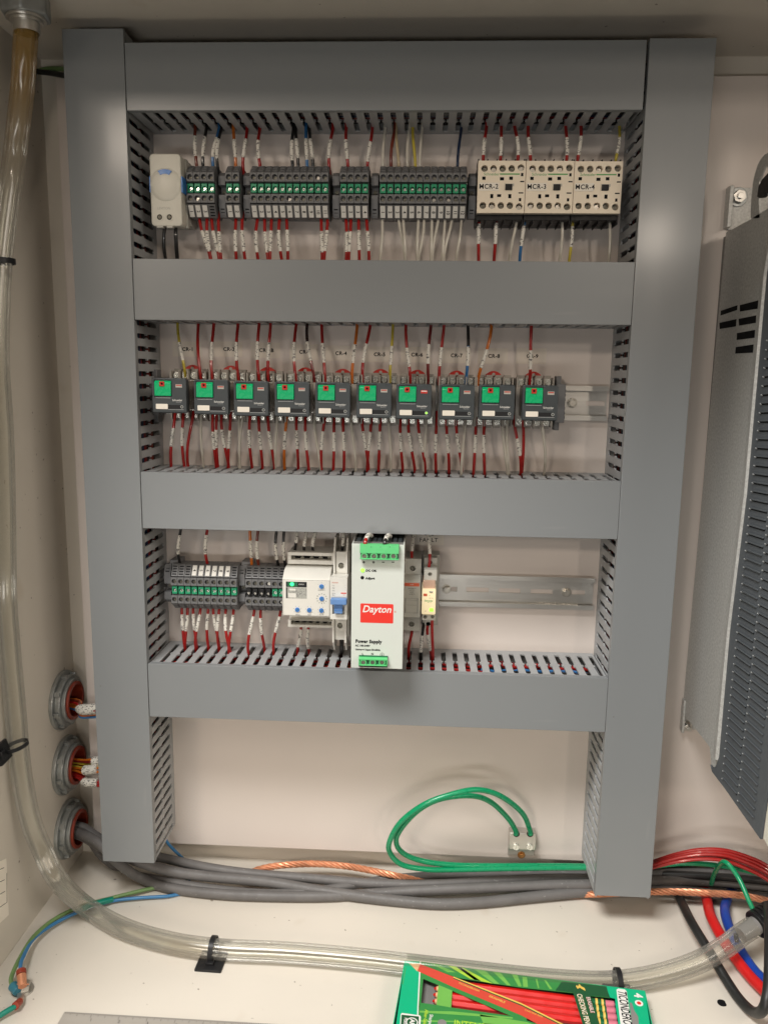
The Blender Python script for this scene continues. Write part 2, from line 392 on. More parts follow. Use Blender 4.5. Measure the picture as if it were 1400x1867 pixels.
# ================================================================ wiring ducts
DEP, CW = 75.0, 55.0
SP, SX0, SZ0 = 12.1, 66.6, 54.0+3.6
XL0, XL1, XR0, XR1 = 0.0, 54.1, 520.0, 575.1
V0, V1 = -66.5, -9.5
def fing_poly(half):
    """finger outline (along, depth) between two dog-bone slots"""
    lv = [(V0, 1.3), (V0+1.6, 2.5), (-42.5, 2.5), (-40.8, 0.95), (-38.2, 0.95), (-36.5, 2.5), (V1-1.6, 2.5), (V1, 1.3)]
    return [(-half+h, v) for v, h in lv]+[(half-h, v) for v, h in lv[::-1]]
_fm = {}
def finger_mesh(kind):                 # 'h': lies in x,y (thickness z); 'v': lies in z,y (thickness x)
    if kind not in _fm:
        poly = fing_poly(SP/2)
        b = MB().prism(poly, 0, 1.6, 2) if kind == 'h' else MB().prism([(p[1], p[0]) for p in poly], 0, 1.6, 0)
        me = b.mesh('finger'); me.materials.append(finger_m); _fm[kind] = me
    return _fm[kind]
def side_wall(parent, kind, a0, a1, pos, phase, fine, org):
    """slotted wall from a0 to a1 along x ('h', at z=pos) or z ('v', at x=pos)"""
    b = MB(); k0 = math.ceil((a0+2-phase)/SP); k1 = math.floor((a1-2-phase)/SP)
    s0, s1 = phase+k0*SP, phase+k1*SP
    def bx(u0, u1, y0, y1):
        if kind == 'h': b.box(u0, u1, y0, y1, pos, pos+1.6)
        else: b.box(pos, pos+1.6, y0, y1, u0, u1)
    bx(a0, a1, -DEP+1.6, V0-.0); bx(a0, a1, V1, -0.2)
    if s0-a0 > 1: bx(a0, s0-2, V0, V1)
    if a1-s1 > 1: bx(s1+2, a1, V0, V1)
    sw = b.build('side_wall', finger_m, parent)
    if fine:
        for k in range(k0, k1):
            c = phase+(k+.5)*SP; o = link(bpy.data.objects.new('finger', finger_mesh(kind))); o.parent = sw
            wp = Vector((c, 0, pos)) if kind == 'h' else Vector((pos, 0, c))
            o.location = (wp-org)*S
    else:
        q = MB(); poly = fing_poly(SP/2)
        for k in range(k0, k1):
            c = phase+(k+.5)*SP
            if kind == 'h': q.prism([(p[0]+c, p[1]) for p in poly], pos, pos+1.6, 2)
            else: q.prism([(p[1], p[0]+c) for p in poly], pos, pos+1.6, 0)
        q.build('finger', finger_m, sw)
    return sw
def duct_h_make(z0, z1, label, sides):
    x0, x1 = XL1+1.6, XR0-1.4-(2.0 if z0 > 150 else 0); org = Vector(((x0+x1)/2, 0, z0))
    t = thing('wiring_duct', label, 'wiring duct', org, 'horizontal wiring ducts')
    MB().box(x0, x1, -2.2, -0.1, z0+1, z1-1).build('base', finger_m, t)
    b = MB().box(x0-0.3, x1+0.3, -DEP-0.3, -DEP+1.5, z0-0.9, z1+0.9)
    b.box(x0-.3, x1+.3, -DEP+1.5, -DEP+6.5, z0-0.9, z0-0.05); b.box(x0-.3, x1+.3, -DEP+1.5, -DEP+6.5, z1+0.05, z1+0.9)
    b.build('cover', duct_h, t, bevel=0.7)
    side_wall(t, 'h', x0, x1, z0, SX0, 'b' in sides, org); side_wall(t, 'h', x0, x1, z1-1.6, SX0, 't' in sides, org)
    return t
def duct_v_make(x0, x1, z0, z1, label, inner):
    org = Vector(((x0+x1)/2, 0, z0))
    t = thing('wiring_duct', label, 'wiring duct', org, 'vertical wiring ducts')
    MB().box(x0+1, x1-1, -2.2, -0.1, z0, z1).build('base', finger_m, t)
    b = MB().box(x0-0.9, x1+0.9, -DEP-1.2, -DEP+1.2, z0, z1)
    b.box(x0-.9, x0-.05, -DEP+1.2, -DEP+6.5, z0, z1); b.box(x1+.05, x1+.9, -DEP+1.2, -DEP+6.5, z0, z1)
    b.build('cover', duct_v, t, bevel=0.7)
    side_wall(t, 'v', z0-3 if inner == 'l' else z0, z1, x0, SZ0, inner == 'l', org)
    side_wall(t, 'v', z0-3 if inner == 'l' else z0, z1, x1-1.6, SZ0, inner == 'r', org)
    return t
dzs = [(185.1, 240.3), (0.0, 54.1), (-201.1, -146.7), (-398.8, -343.6)]
duct_h_make(*dzs[0], 'dark shaded grey horizontal wiring duct at the top, above the terminal row', 'b')
duct_h_make(*dzs[1], 'grey horizontal wiring duct between the beige contactors and the relay row', 'bt')
duct_h_make(*dzs[2], 'grey horizontal wiring duct just below the row of green buttoned relays', 't')
duct_h_make(*dzs[3], 'lowest grey horizontal wiring duct, the power supply shadow falling on its cover', 't')
duct_v_make(XL0, XL1, -565.2, 252.6, 'tall grey vertical wiring duct on the left beside the clear hose', 'r')
duct_v_make(XR0, XR1, -580.0, 242.0, 'tall grey vertical wiring duct on the right, longer one, beside the drive', 'l')

# wires lying inside the lowest duct and the third, seen through the slots
CN = {'darkred': 'dark red'}
def YW_(y): return 'right behind its front cover' if y < -60 else ('near its front slots' if y < -50 else ('under the middle of its slots' if y < -34 else ('behind the slot middles' if y < -22 else 'nearest the backplate')))
def lay(c, y, z, x0, x1, r=1.6, dz=2.0, group='wires lying inside the lowest duct', lab=None, m=None):
    n = 14; pts = [(x0+(x1-x0)*i/n, y+random.uniform(-2.5, 2.5), z+random.uniform(-dz, dz)) for i in range(n+1)]
    o = MB().tube(spline(pts, 3), r, 7).build('duct_wire', m or W[c])
    tag(o, lab or f'{CN.get(c, c)} wire lying inside the lowest duct, {YW_(y)}', 'wire', group)
for c, y, z in (('red',-52,-349),('red',-44,-353),('darkred',-58,-352),('red',-30,-351),('blue',-57,-357),('black',-40,-352),
                ('darkred',-18,-353),('orange',-36,-356),('red',-62,-350),('black',-64,-358),('red',-14,-358)):
    lay(c, y, z, 62+random.uniform(0, 10), 512, dz=2.2)
for c, y, z in (('yellow', -61, -348),('blue', -48, -348),('red', -40, -346),('black', -59, -346.5)):
    lay(c, y, z, 395, 512, dz=1.2, lab=f'{CN.get(c, c)} wire at the right end inside the lowest duct, {YW_(y)}')
# dark harness wires added behind the duct slots to darken them
def pack(axis, a0, a1, pos, ys, cols, place, r=2.5):
    for i, y in enumerate(ys):
        c = cols[i % len(cols)]; n = 12; q = []
        for k in range(n+1):
            u = a0+(a1-a0)*k/n; e = pos+random.uniform(-.9, .9); yy = y+random.uniform(-.6, .6)
            q.append((u, yy, e) if axis == 'x' else (e, yy, u))
        o = MB().tube(spline(q, 2), r, 7).build('duct_wire', W[c])
        tag(o, f'{CN.get(c, c)} wire inside {place}, {ORD[i]} behind its cover', 'wire', f'wires packed inside {place}')
YS10 = [-62.5+5.4*i for i in range(10)]
pack('z', -560, 245, XL1-7, YS10, ['black','darkred','black','navy','darkred','black','black','darkred','brown','black'], 'the left vertical duct')
pack('z', -420, 236, XR0+8, YS10, ['darkred','black','black','darkred','navy','black','darkred','black','black','brown'], 'the right vertical duct')
pack('x', 62, 512, 185.1+7.5, YS10[1:], ['black','darkred','black','black','navy','darkred','black','black'], 'the top horizontal duct')
pack('x', 62, 512, 6.5, YS10[1:], ['black','black','darkred','black','navy','black','darkred','black'], 'the second horizontal duct')
pack('x', 62, 512, -146.7-8, YS10, ['black','darkred','black','black','darkred','black','navy','black','darkred','black'], 'the third horizontal duct')
pack('x', 62, 512, -343.6-17, YS10, ['black','black','darkred','black','black','darkred','black','navy','black','black'], 'the lowest horizontal duct')

# ================================================================ DIN rails
def rail(label, x0, x1, z, slots, screws):
    t = thing('mounting_rail', label, 'mounting rail', ((x0+x1)/2, 0, z), 'horizontal mounting rails')
    b = MB()
    for s in (-1, 1):
        za = z+s*17.5; zb = z+s*12.5
        b.box(x0, x1, -7.5, -6.4, min(za, zb), max(za, zb)); b.box(x0, x1, -6.4, -0.3, z+s*13.6-.55, z+s*13.6+.55)
    # web with long slots
    zs = 2.5; xs = sorted(slots); cur = x0
    b.box(x0, x1, -1.4, -0.3, z+zs, z+13.0); b.box(x0, x1, -1.4, -0.3, z-13.0, z-zs)
    for a, c in xs:
        if a > cur: b.box(cur, a, -1.4, -0.3, z-zs, z+zs)
        cur = c
    if cur < x1: b.box(cur, x1, -1.4, -0.3, z-zs, z+zs)
    b.build('rail', steel, t)
    for x in screws:
        q = MB().cyl((x,-1.4,z), (x,-2.2,z), 5.2, 20).cyl((x,-2.2,z), (x,-5.5,z), 4.2, 6).cyl((x,-5.5,z), (x,-6.1,z), 3.2, 14); q.build('screw', screwm, t, bevel=0.25)
R1Z, R2Z, R3Z = 126.0, -74.8, -275.6
rail('short zinc mounting rail behind the top row of terminal blocks', 68, 508, R1Z, [(70, 92)], [])
rx = P(1107, 735, -7).x; sx1 = P(1043, 733, -3).x; slot0 = P(1068, 733, -1).x
rail('zinc mounting rail carrying the relays, bare at its right end', 60, rx, R2Z, [(slot0, rx-1.5)], [sx1])
c9 = crop(780, 960, 3.5)
sl = [(c9(a, y, -1).x, c9(b_, y, -1).x) for a, b_, y in ((120,185,390),(245,388,395),(450,590,405),(655,795,412),(890,1000,422))]
rail('zinc mounting rail of the lowest row, long bare slotted right half', 62, c9(1058, 440, -7).x, R3Z, sl, [c9(118, 388, -3).x, c9(884, 418, -3).x])

# ================================================================ terminal blocks
TW = 6.9
def tb_profile(flip, dy=0.0):
    pr = [(-6,-18),(-14,-25.5),(-34,-26),(-41,-15),(-37.5,-14),(-37.5,-5.4),(-35.5,-4.8),(-35.5,4.8),(-37.5,5.4),(-37.5,14),(-41,14.6),(-31,22),(-12,22),(-6,17)]
    return [(y+dy, z*(-1 if flip else 1)) for y, z in pr]
def make_tb(loc, label, flip, tagtext, lever, group):
    t = thing('terminal_block', label, 'terminal block', loc, group); x, y, z = loc
    s = -1 if flip else 1; h = TW/2-0.12
    b = MB().prism([(p[0]+y, p[1]+z) for p in tb_profile(flip)], x-h, x+h, 0)
    for cz in (9.8, -9.6):
        b.cell(x-h, x+h, z+s*cz-4.2, z+s*cz+4.2, x, z+s*cz, 2.45, y-42.5, y-37.5, floor=False)
    # raised ribs on the sloping shoulder
    for k in range(3):
        f0 = (k+.3)/3.2; yy = -41+10*f0; zz = 14.6+7.4*f0
        b.prism([(y+yy-.2, z+s*zz),(y+yy+1.7, z+s*(zz+1.3)),(y+yy+1.1, z+s*(zz+2.0)),(y+yy-.8, z+s*(zz+.7))], x-h*.72, x+h*.72, 0)
    b.build('housing', tgrey, t, bevel=0.18, seg=1)
    if lever:
        MB().cell(x-2.7, x+2.7, z-4.1, z+4.1, x+.1, z-.3, 2.05, y-40.6, y-36).build('lever', green_t, t, bevel=0.2, seg=1)
        MB().screw((x+.25, y-36.6, z-.8), 1.85, h=1.8, slot=.3, ang=.9+random.uniform(-.4, .4)).build('screw', brightscrew, t)
    else:
        MB().box(x-2.4, x+2.4, y-36, y-41.5, z-4, z+4).build('lever', blackp, t, bevel=0.6)
        MB().screw((x, y-41.5, z-1), 1.2, h=.8, ang=.5).build('screw', screwm, t)
    for cz in (9.8, -9.6): MB().screw((x+.3, y-37.6, z+s*cz-.7), 1.8, h=1.6, slot=.3, ang=random.uniform(0, 3)).build('screw', screwm if random.random() < .12 else dullscrew, t)
    # marker slope: from (-41,-15) to (-34,-26)
    d = Vector((0, 7, -11*s)).normalized(); n = Vector((0, -11, -7*s)).normalized(); o = Vector((x, y-41, z-15*s))
    def at(u, v, w_): return o+d*u+Vector((1,0,0))*v+n*w_
    if tagtext:
        q = MB().slab([at(.9,-2.3,.0), at(.9,2.3,0), at(12.2,2.3,0), at(12.2,-2.3,0)], n*0.9); q.build('marker', tagm, t, bevel=0.2, seg=1)
        text('number', tagtext, 3.0, at(6.6, 0, .9), ink, t, ux=(0, d.y*s, d.z*s) if True else None, uy=(1, 0, 0), bold=0.02)
    else:
        q = MB()
        for k in range(4): q.slab([at(1.6+k*2.9,-2.2,.0), at(1.6+k*2.9,2.2,0), at(2.8+k*2.9,2.2,0), at(2.8+k*2.9,-2.2,0)], n*0.12)
        q.build('marker_slots', darkhole, t)  # raised black strips drawn for the shade in the empty slots
    return t
def make_stop(x, z, flip, label, w_=6.5, loc_y=0):
    s = -1 if flip else 1
    t = thing('end_stop', label, 'end stop', (x, 0, z), 'grey end stops on the rails'); h = w_/2
    pr = [(-6,-17),(-12,-23),(-27,-24.5),(-32,-15),(-32,-4.2),(-22,-3.8),(-22,4.2),(-32,4.6),(-32,13),(-27,17),(-12,18),(-6,14)]
    MB().prism([(p[0], p[1]*s+z) for p in pr], x-h, x+h, 0).build('housing', tgrey2, t, bevel=0.3)
    q = MB()
    for k in range(3): q.box(x-h*.55, x+h*.55, -31.0+k*1.6, -29.8+k*1.6, z-s*(16.8+k*2.6), z-s*(17.9+k*2.6))
    q.build('marker_slots', darkhole, t)
    MB().screw((x, -22, z), 2.0, h=1).build('screw', dullscrew, t)
    return t
T1 = 125.4; T3 = -273.9
def group_tb(xs, z, flip, tags, levers, gname, gphrase):
    for i, x in enumerate(xs):
        lab = f'{ORD[i]} grey terminal block from left in {gphrase}'
        if flip and tags[i]: lab = f'{ORD[i]} grey block from left, white tagged, in {gphrase}'
        elif flip and not levers[i]: lab = f'{ORD[i]} grey block from left, black lever, in {gphrase}'
        elif not flip and not tags[i]: lab = f'untagged rightmost grey terminal block in {gphrase}'
        make_tb((x, 0, z), lab, flip, tags[i], levers[i], gname)
def span(px0, px1, n, py, Y=-42):
    a, b_ = P(px0, py, Y).x, P(px1, py, Y).x
    return [a+(b_-a)*i/(n-1) for i in range(n)]
GA = span(346, 384.3, 4, 323); GB = span(417, 430, 2, 323); GC = span(462, 592.3, 11, 323); GD = span(626, 665.5, 4, 323); GE = span(698.3, 845, 12, 323)
group_tb(GA, T1, False, ['1','2','3',''], [1]*4, 'four terminal blocks beside the cream socket unit', 'four block group beside cream unit')
group_tb(GB, T1, False, ['1','2'], [1]*2, 'pair of terminal blocks in the top row', 'the top row two block pair')
group_tb(GC, T1, False, [str(i+1) for i in range(11)], [1]*11, 'eleven terminal blocks in the top row', 'the top row eleven block strip')
group_tb(GD, T1, False, ['1','2','3','4'], [1]*4, 'four terminal blocks between the long strips', 'four block group between the long strips')
group_tb(GE, T1, False, [str(i+1) for i in range(12)], [1]*12, 'twelve terminal blocks in the top row', 'twelve block strip beside the contactors')
GF = span(318, 426.3, 10, 1076); GG = span(453.5, 513, 6, 1080)
group_tb(GF, T3, True, ['','','','4','5','6','7','8','9',''], [1]*10, 'ten terminal blocks in the lowest row', 'the lowest row ten block strip')
group_tb(GG, T3, True, ['']*6, [0,0,0,0,1,1], 'six terminal blocks in the lowest row', 'six block group beside white relay')
for px, lab in ((336,'grey end stop between the cream unit and the first terminal blocks'),(404,'grey end stop between the four block and two block groups'),
                (449,'grey end stop left of the eleven block terminal strip'),(612,'grey end stop right of the eleven block terminal strip'),
                (683,'grey end stop left of the twelve block terminal strip'),(861,'grey end stop between the twelve block strip and first contactor')):
    make_stop(P(px, 343, -34).x, T1, False, lab, w_=6.8)
for px, lab in ((305,'grey end stop at left end of the lowest row of blocks'),(440,'grey end stop between ten block and six block lowest groups')):
    make_stop(P(px, 1076, -34).x, T3, True, lab, w_=7.2)
def loose(px, py, lab):
    p = P(px, py, -12); t = thing('end_clamp', lab, 'clamp', (p.x, 0, p.z), 'grey rail clamps behind the lowest row')
    MB().box(p.x-5.5, p.x+5.5, -7.6, -26, p.z-9, p.z+4).box(p.x-3, p.x+3, -10, -28, p.z-5, p.z+1).build('housing', tgrey2, t, bevel=0.8)
loose(327, 1022, 'grey rail clamp behind the lowest row, at its left end'); loose(455, 1025, 'grey rail clamp behind the first six block group terminals')

# ================================================================ cream socket unit at the top left
c6 = crop(260, 270, 7.0)
t = thing('thermostat', 'cream plastic thermostat unit with round bulging dial and two cable screws', 'thermostat', (81, 0, 120))
yF = -52
MB().box(68, 98, -7.6, -28, 92, 152).box(66.8, 97.6, -28, -36, 89, 153).build('rear_case', holder_p, t, bevel=1.5)
b = MB(); b.prism([(p[0], p[1]) for p in rrect(66.6, 96.4, 88.2, 153.6, 3.5)], -36, yF, 1); b.build('front_case', cream_p, t, bevel=1.4, seg=3)
cx, cz = 81.5, c6(262, 465, yF).z
b = MB()  # shallow dome
rings = [(15.2, 0), (14.6, -.5), (11.5, -1.1), (7, -1.6), (3, -1.8)]
n = 36; vs = []
for r, h in rings:
    for i in range(n): an = 2*PI*i/n; vs.append((cx+min(14.5, max(-14.5, r*math.cos(an))), yF+h+.05, cz+r*math.sin(an)))
fs = [(k*n+i, k*n+(i+1)%n, (k+1)*n+(i+1)%n, (k+1)*n+i) for k in range(len(rings)-1) for i in range(n)]+[tuple(range((len(rings)-1)*n, len(rings)*n))]
b.add(vs, fs); b.build('dial', cream_p, t, smooth=60)
b = MB(); arc = []
for i in range(9): a = math.radians(62+56*i/8); arc.append((cx+15.2*math.cos(a)*.93, cz+13.4*math.sin(a)))
for i in range(9)[::-1]: a = math.radians(62+56*i/8); arc.append((cx+9.6*math.cos(a)*.93, cz+9.3*math.sin(a)))
b.prism(arc, yF-.6, yF-1.9, 1).build('blue_scale', bluek, t)
for xg in (96.2, 65.4): MB().box(xg, xg+1.4, -38, -51, c6(0, 560, yF).z, c6(0, 355, yF).z).build('side_grip', bluek, t, bevel=0.4)
for xx in (222, 347):
    p = c6(xx, 882, yF)
    b = MB().ring((p.x, yF, p.z), 1, 2.6, 3.5, -.8, .2, 20); b.build('screw_collar', cream_p, t)
    MB().cyl((p.x, yF-.15, p.z), (p.x, yF+.1, p.z), 2.6, 18).build('screw_hole', darkhole, t)
    MB().screw((p.x, yF-.2, p.z), 1.7, h=.8, cross=True).build('screw', dullscrew, t)
    MB().box(p.x-3.0, p.x+3.0, yF-.5, yF+6, 86.6, 88.6).build('cable_mouth', holder_p, t, bevel=0.4)
text('embossed_mark', 'LEVITON', 2.2, (c6(275, 770, yF).x, yF, c6(275, 770, yF).z), holder_p, t, bold=0.01)

# ================================================================ contactors
c5 = crop(860, 270, 4.828)
def contactor(i, x0, x1, z0, z1, txt, label):
    Y = -57.0; w_ = x1-x0-0.5; t = thing('contactor', label, 'contactor', ((x0+x1)/2, 0, z0), 'three beige contactors in the top row')
    k = w_/420.0*1.0; H = z1-z0; kz = H/458.0
    def fx(u): return x0+.25+(u-52)*k
    def fz(v): return z1-(v-112)*kz
    MB().box(x0+.4, x1-.4, -7.6, -49.5, z0-5, z1+.5).build('rear_case', blackp, t, bevel=0.6)
    b = MB(); topz, botz = fz(150), fz(470)
    tops = [108, 188, 268, 348, 430]; cells = [0, 148, 228, 308, 389, 999]
    for a, u in enumerate(tops):
        xa = x0+.25 if a == 0 else fx(cells[a]); xb = x1-.25 if a == 4 else fx(cells[a+1])
        b.cell(xa, xb, fz(215), z1, fx(u), fz(180 if a < 4 else 173), 3.05, Y, Y+7.5, floor=False)
        ub = u-4; b.cell(xa, xb, z0, fz(468), fx(ub), fz(504 if a < 4 else 513), 3.05, Y, Y+7.5, floor=False)
    b.box(x0+.25, x1-.25, Y, Y+7.5, fz(468), fz(215))
    f = b.build('front_cover', beige, t)
    for a, u in enumerate(tops):
        for (uu, vv) in ((u, 184 if a < 4 else 177), (u-4, 508 if a < 4 else 517)):
            MB().screw((fx(uu)+.2, Y+5.0, fz(vv)-.4), 2.35, h=1.8, slot=.5, ang=random.uniform(0, 3)).build('screw', screwm if (a+i) % 3 == 1 else dullscrew, t)
    for (u, v, a, c) in ((105,265,30,28),(265,270,36,28),(345,265,32,28),(442,233,20,28),(445,293,36,11),(437,393,42,11),(432,452,20,28),(340,422,27,36),(245,417,36,24),(180,422,26,36)):
        MB().box(fx(u-a/2), fx(u+a/2), Y-.08, Y+2, fz(v-c/2), fz(v+c/2)).build('slot', darkhole, t)
    q = MB().box(fx(289), fx(372), Y-.6, Y+1, fz(313), fz(316)).box(fx(362), fx(372), Y-.6, Y+1, fz(316), fz(335)); q.build('button_frame', holder_p, t)
    MB().box(fx(296), fx(358), Y-1.6, Y+2, fz(370), fz(317)).build('button', blackp, t, bevel=0.5)
    MB().box(fx(245), fx(420), Y-.12, Y+1, fz(234), fz(223)).build('green_bar', mat_gbar, t)
    text('lettering', 'Schneider', 2.5, (fx(171), Y, fz(230)), mat_gbar, t, bold=0.0, sx=1.0)
    MB().prism([(x, z) for x, z in rrect(fx(60), fx(240 if i < 2 else 232), fz(376), fz(304), 1)], Y-.5, Y+.2, 1).build('name_label', paper, t, bevel=0.12, seg=1)
    text('lettering', txt, 4.1, (fx(150), Y-.5, fz(340)), ink, t, sx=0.95, spacing=1.12, bold=.03)
    for a in range(6):   # terminal barriers above
        xx = x0+.8+(x1-x0-1.6)*a/5
        MB().box(xx-.5, xx+.5, -28, -50, z1+.3, z1+3.4).build('barrier', blackp, t, bevel=0.15, seg=1)
        MB().box(xx-.5, xx+.5, -20, -50, z0-8.5, z0-4.8).build('barrier', blackp, t, bevel=0.15, seg=1)
mat_gbar = mat('schematic_green_print', (0.10, 0.36, 0.10), 0.5)
xA, xB, xC, xD = 375.2, 419.2, 463.1, 507.0
contactor(0, xA, xB, 100.6, 146.4, 'MCR-2', 'beige contactor labelled MCR-2, leftmost of the three')
contactor(1, xB, xC, 100.6, 146.3, 'MCR-3', 'beige contactor labelled MCR-3, middle one of three')
contactor(2, xC, xD, 100.6, 146.0, 'MCR-4', 'beige contactor labelled MCR-4, beside the right duct')

# ================================================================ relays and sockets
RY = -85.0
relx = [(277,341,690,753),(353.8,416.3,691.4,757),(426.8,488.8,694,760),(501,563.5,695,761),(575.7,637.4,697.5,761.5),(650,713,698,763),(723,785.5,699.8,765),(799.7,865,701.3,765.5),(873.8,937,702.2,765.5),(952,1017,703.2,767)]
names = ['CR-1','CR-2','CR-2B','CR-3','CR-4','CR-5','CR-6','CR-7','CR-8','CR-9']
RH, RWD = 32.8, 33.2
RC = []
for a, b_, c, d in relx:
    p = P((a+b_)/2, (c+d)/2, RY); RC.append((p.x, p.z))
rb = {}
def relay_proto(lit=False):
    t = thing('relay', 'x', 'relay', (0, 0, 0), 'ten charcoal relays with green buttons')
    h = RWD/2; v = RH/2
    def fx(u): return (u-240)*0.0872
    def fz(w_): return -(w_-317)*0.0850
    MB().prism(rrect(-h+2.2, h-2.2, -v+2, v-2, 1.5), RY+44, RY+4, 1).build('case', casem, t, bevel=0.5)
    # front hood with a recess for the button
    b = MB(); zt, zb_ = fz(150), fz(330); xl, xr = fx(76), fx(268)
    b.prism(rrect(-h, h, -v, v, 2.2), RY+1.6, RY+9, 1)
    o = b.build('hood', relaym, t, bevel=0.5)
    b = MB()
    b.prism([(x, z) for x, z in rrect(-h, h, -v, zb_, 2.2) ], RY, RY+1.7, 1)
    b2 = MB().prism(rrect(-h+.05, h-.05, -v+.05, v-.05, 2.2), RY+1.0, RY+1.65, 1)
    q = MB().box(-h+.3, xl, RY, RY+1.6, zb_-.5, v-.8).box(xr, h-.3, RY, RY+1.6, zb_-.5, v-.8).box(xl-.3, xr+.3, RY, RY+1.6, zt+.6, v-.8).box(-h+.3, h-.3, RY, RY+1.6, -v+.8, zb_)
    q.build('front_plate', relaym, t, bevel=0.35)
    q = MB().add([(xl+.4, RY-.9, zb_+1.0), (xr-.5, RY-.9, zb_+1.0), (xr-.5, RY-.9, zt-2.4), (xl+.4, RY-.9, zt-2.4),
                  (xl+.4, RY+1.4, zb_+.8), (xr-.5, RY+1.4, zb_+.8), (xr-.5, RY+1.2, zt), (xl+.4, RY+1.2, zt)],
                 [(0,1,2,3),(4,7,6,5),(0,4,5,1),(1,5,6,2),(2,6,7,3),(3,7,4,0)])
    q.build('test_button', green_r, t, bevel=0.35)
    q = MB().cell(fx(140), fx(194), fz(214), fz(160), fx(167), fz(187), 1.15, RY-1.9, RY-1.05); q.build('latch', red_p, t, bevel=0.25, seg=1)
    MB().box(fx(155), fx(179), RY-1.15, RY-1.0, fz(197), fz(177)).build('latch_hole', darkhole, t)
    MB().box(fx(312), fx(384), RY-.25, RY+.2, fz(226), fz(190)).build('flag_window', holder_p if not lit else red_p, t, bevel=0.15, seg=1)
    MB().box(fx(318), fx(378), RY-.4, RY-.2, fz(206), fz(196)).build('flag', red_p if not lit else whiteprint, t)
    MB().box(fx(90), fx(255), RY-.15, RY+.2, fz(344), fz(339)).build('rule_line', relayline, t)
    text('lettering', 'Schneider', 1.7, (fx(328), RY, fz(366)), whiteprint, t, bold=0.02)
    text('lettering', 'Electric', 1.2, (fx(342), RY, fz(386)), relayline, t)
    MB().box(fx(222), fx(395), RY-.1, RY+.2, fz(463), fz(418)).build('label_groove', blackp, t)
    MB().box(fx(225), fx(395), RY-.2, RY+.2, fz(472), fz(467)).build('rule_line', relayline, t)
    MB().prism(rrect(fx(90), fx(222), fz(466), fz(408), .7), RY-.55, RY+.1, 1).build('name_tab', paper, t, bevel=0.15, seg=1)
    MB().ring((fx(377), RY, fz(438)), 1, 1.0, 1.5, -.45, .2, 16).build('lamp_ring', relayline, t)
    MB().cyl((fx(377), RY-.3, fz(438)), (fx(377), RY+.1, fz(438)), 1.0 if not lit else 1.5, 14).build('lamp', ledy if lit else darkglass, t, label='lit green indicator lamp' if lit else None)
    return t
darkglass = mat('dark_lens', (0.12, 0.12, 0.10), 0.15, coat=0.5)
def socket_proto():
    t = thing('relay_socket', 'x', 'relay socket', (0, 0, 0), 'grey relay sockets on the middle rail')
    MB().box(-19, 19, -7.6, -20, -24, 24).box(-18.6, 18.6, -20, -30, -15.5, 15.5).build('base', sockm, t, bevel=0.4)
    for s in (1, -1):
        for k in range(5):
            x = -17.8+8.9*k
            MB().box(x-.75, x+.75, -20, -31, s*15.2, s*24.5).build('divider', sockm, t, bevel=0.2, seg=1)
        for k in range(4):
            x = -13.35+8.9*k
            MB().box(x-3.2, x+3.2, -20, -23.5, s*16, s*23.6).build('contact_plate', steel, t, bevel=0.2, seg=1)
            MB().screw((x, -23.5, s*19.8), 3.0, h=2.6, slot=.5, ang=random.uniform(0, 3)).build('screw', brightscrew, t)
            MB().box(x-3.3, x+3.3, -12, -19.9, s*24, s*26.5).build('wire_guide', sockm, t)
    arc = [(x*1.0, 26.0+4.6*math.cos(x/7.4*1.25)) for x in [-7.4+14.8*i/10 for i in range(11)]]
    arc = [(-8.5, 25.2)]+arc+[(8.5, 25.2)]
    MB().prism(arc+[(8.5, 22), (-8.5, 22)], -10, -13.5, 1).build('retaining_clip', red_p, t, bevel=0.3)
    MB().cyl((0, -13.2, 27.2), (0, -14.1, 27.2), 1.6, 12).build('clip_eye', holder_p, t)
    return t
pr = relay_proto(); prl = relay_proto(True); ps = socket_proto()
SDX = 3.9
for i, (x, z) in enumerate(RC):
    lab = f'charcoal relay with green button standing below the {names[i]} paper label'
    loc = (x, 0, z)
    if i == 0: o = pr; o.location = Vector(loc)*S; ORG[o.name] = Vector(loc); o['label'] = lab
    elif names[i] == 'CR-6': o = prl; o.location = Vector(loc)*S; ORG[o.name] = Vector(loc); o['label'] = 'charcoal relay with lit green lamp, below the CR-6 paper label'
    else: copy_tree(pr, loc, lab)
    # socket screws sit a little right of the relay face
    zs = hit((relx[i][0]+relx[i][1])/2, relx[i][2]-6.0, 1, -25).z-19.8
    sl_ = (x+SDX*.55, 0, zs); lab = f'grey screw socket with red clip holding the {names[i]} relay'
    if i == 0: ps.location = Vector(sl_)*S; ORG[ps.name] = Vector(sl_); ps['label'] = lab
    else: copy_tree(ps, sl_, lab)
def big_stop(x, z, lab):
    t = thing('rail_end_stop', lab, 'end stop', (x, 0, z), 'grey end stops beside the relays')
    b = MB().box(x-4.5, x+4.5, -7.6, -30, z-19, z+19).box(x-4, x+1, -7.6, -22, z-27, z+27)
    b.build('housing', tgrey, t, bevel=0.6)
    for k in range(7): 
        if k != 3: MB().box(x+3.6, x+5.3, -12, -27, z-15+k*4.4, z-12.6+k*4.4).build('rib', tgrey2, t)
big_stop(P(1020, 733, -25).x, R2Z, 'grey ribbed end stop right of the last relay, on bare rail')
big_stop(P(290, 722, -15).x, R2Z+1, 'grey end stop left of the first relay, beside the duct')

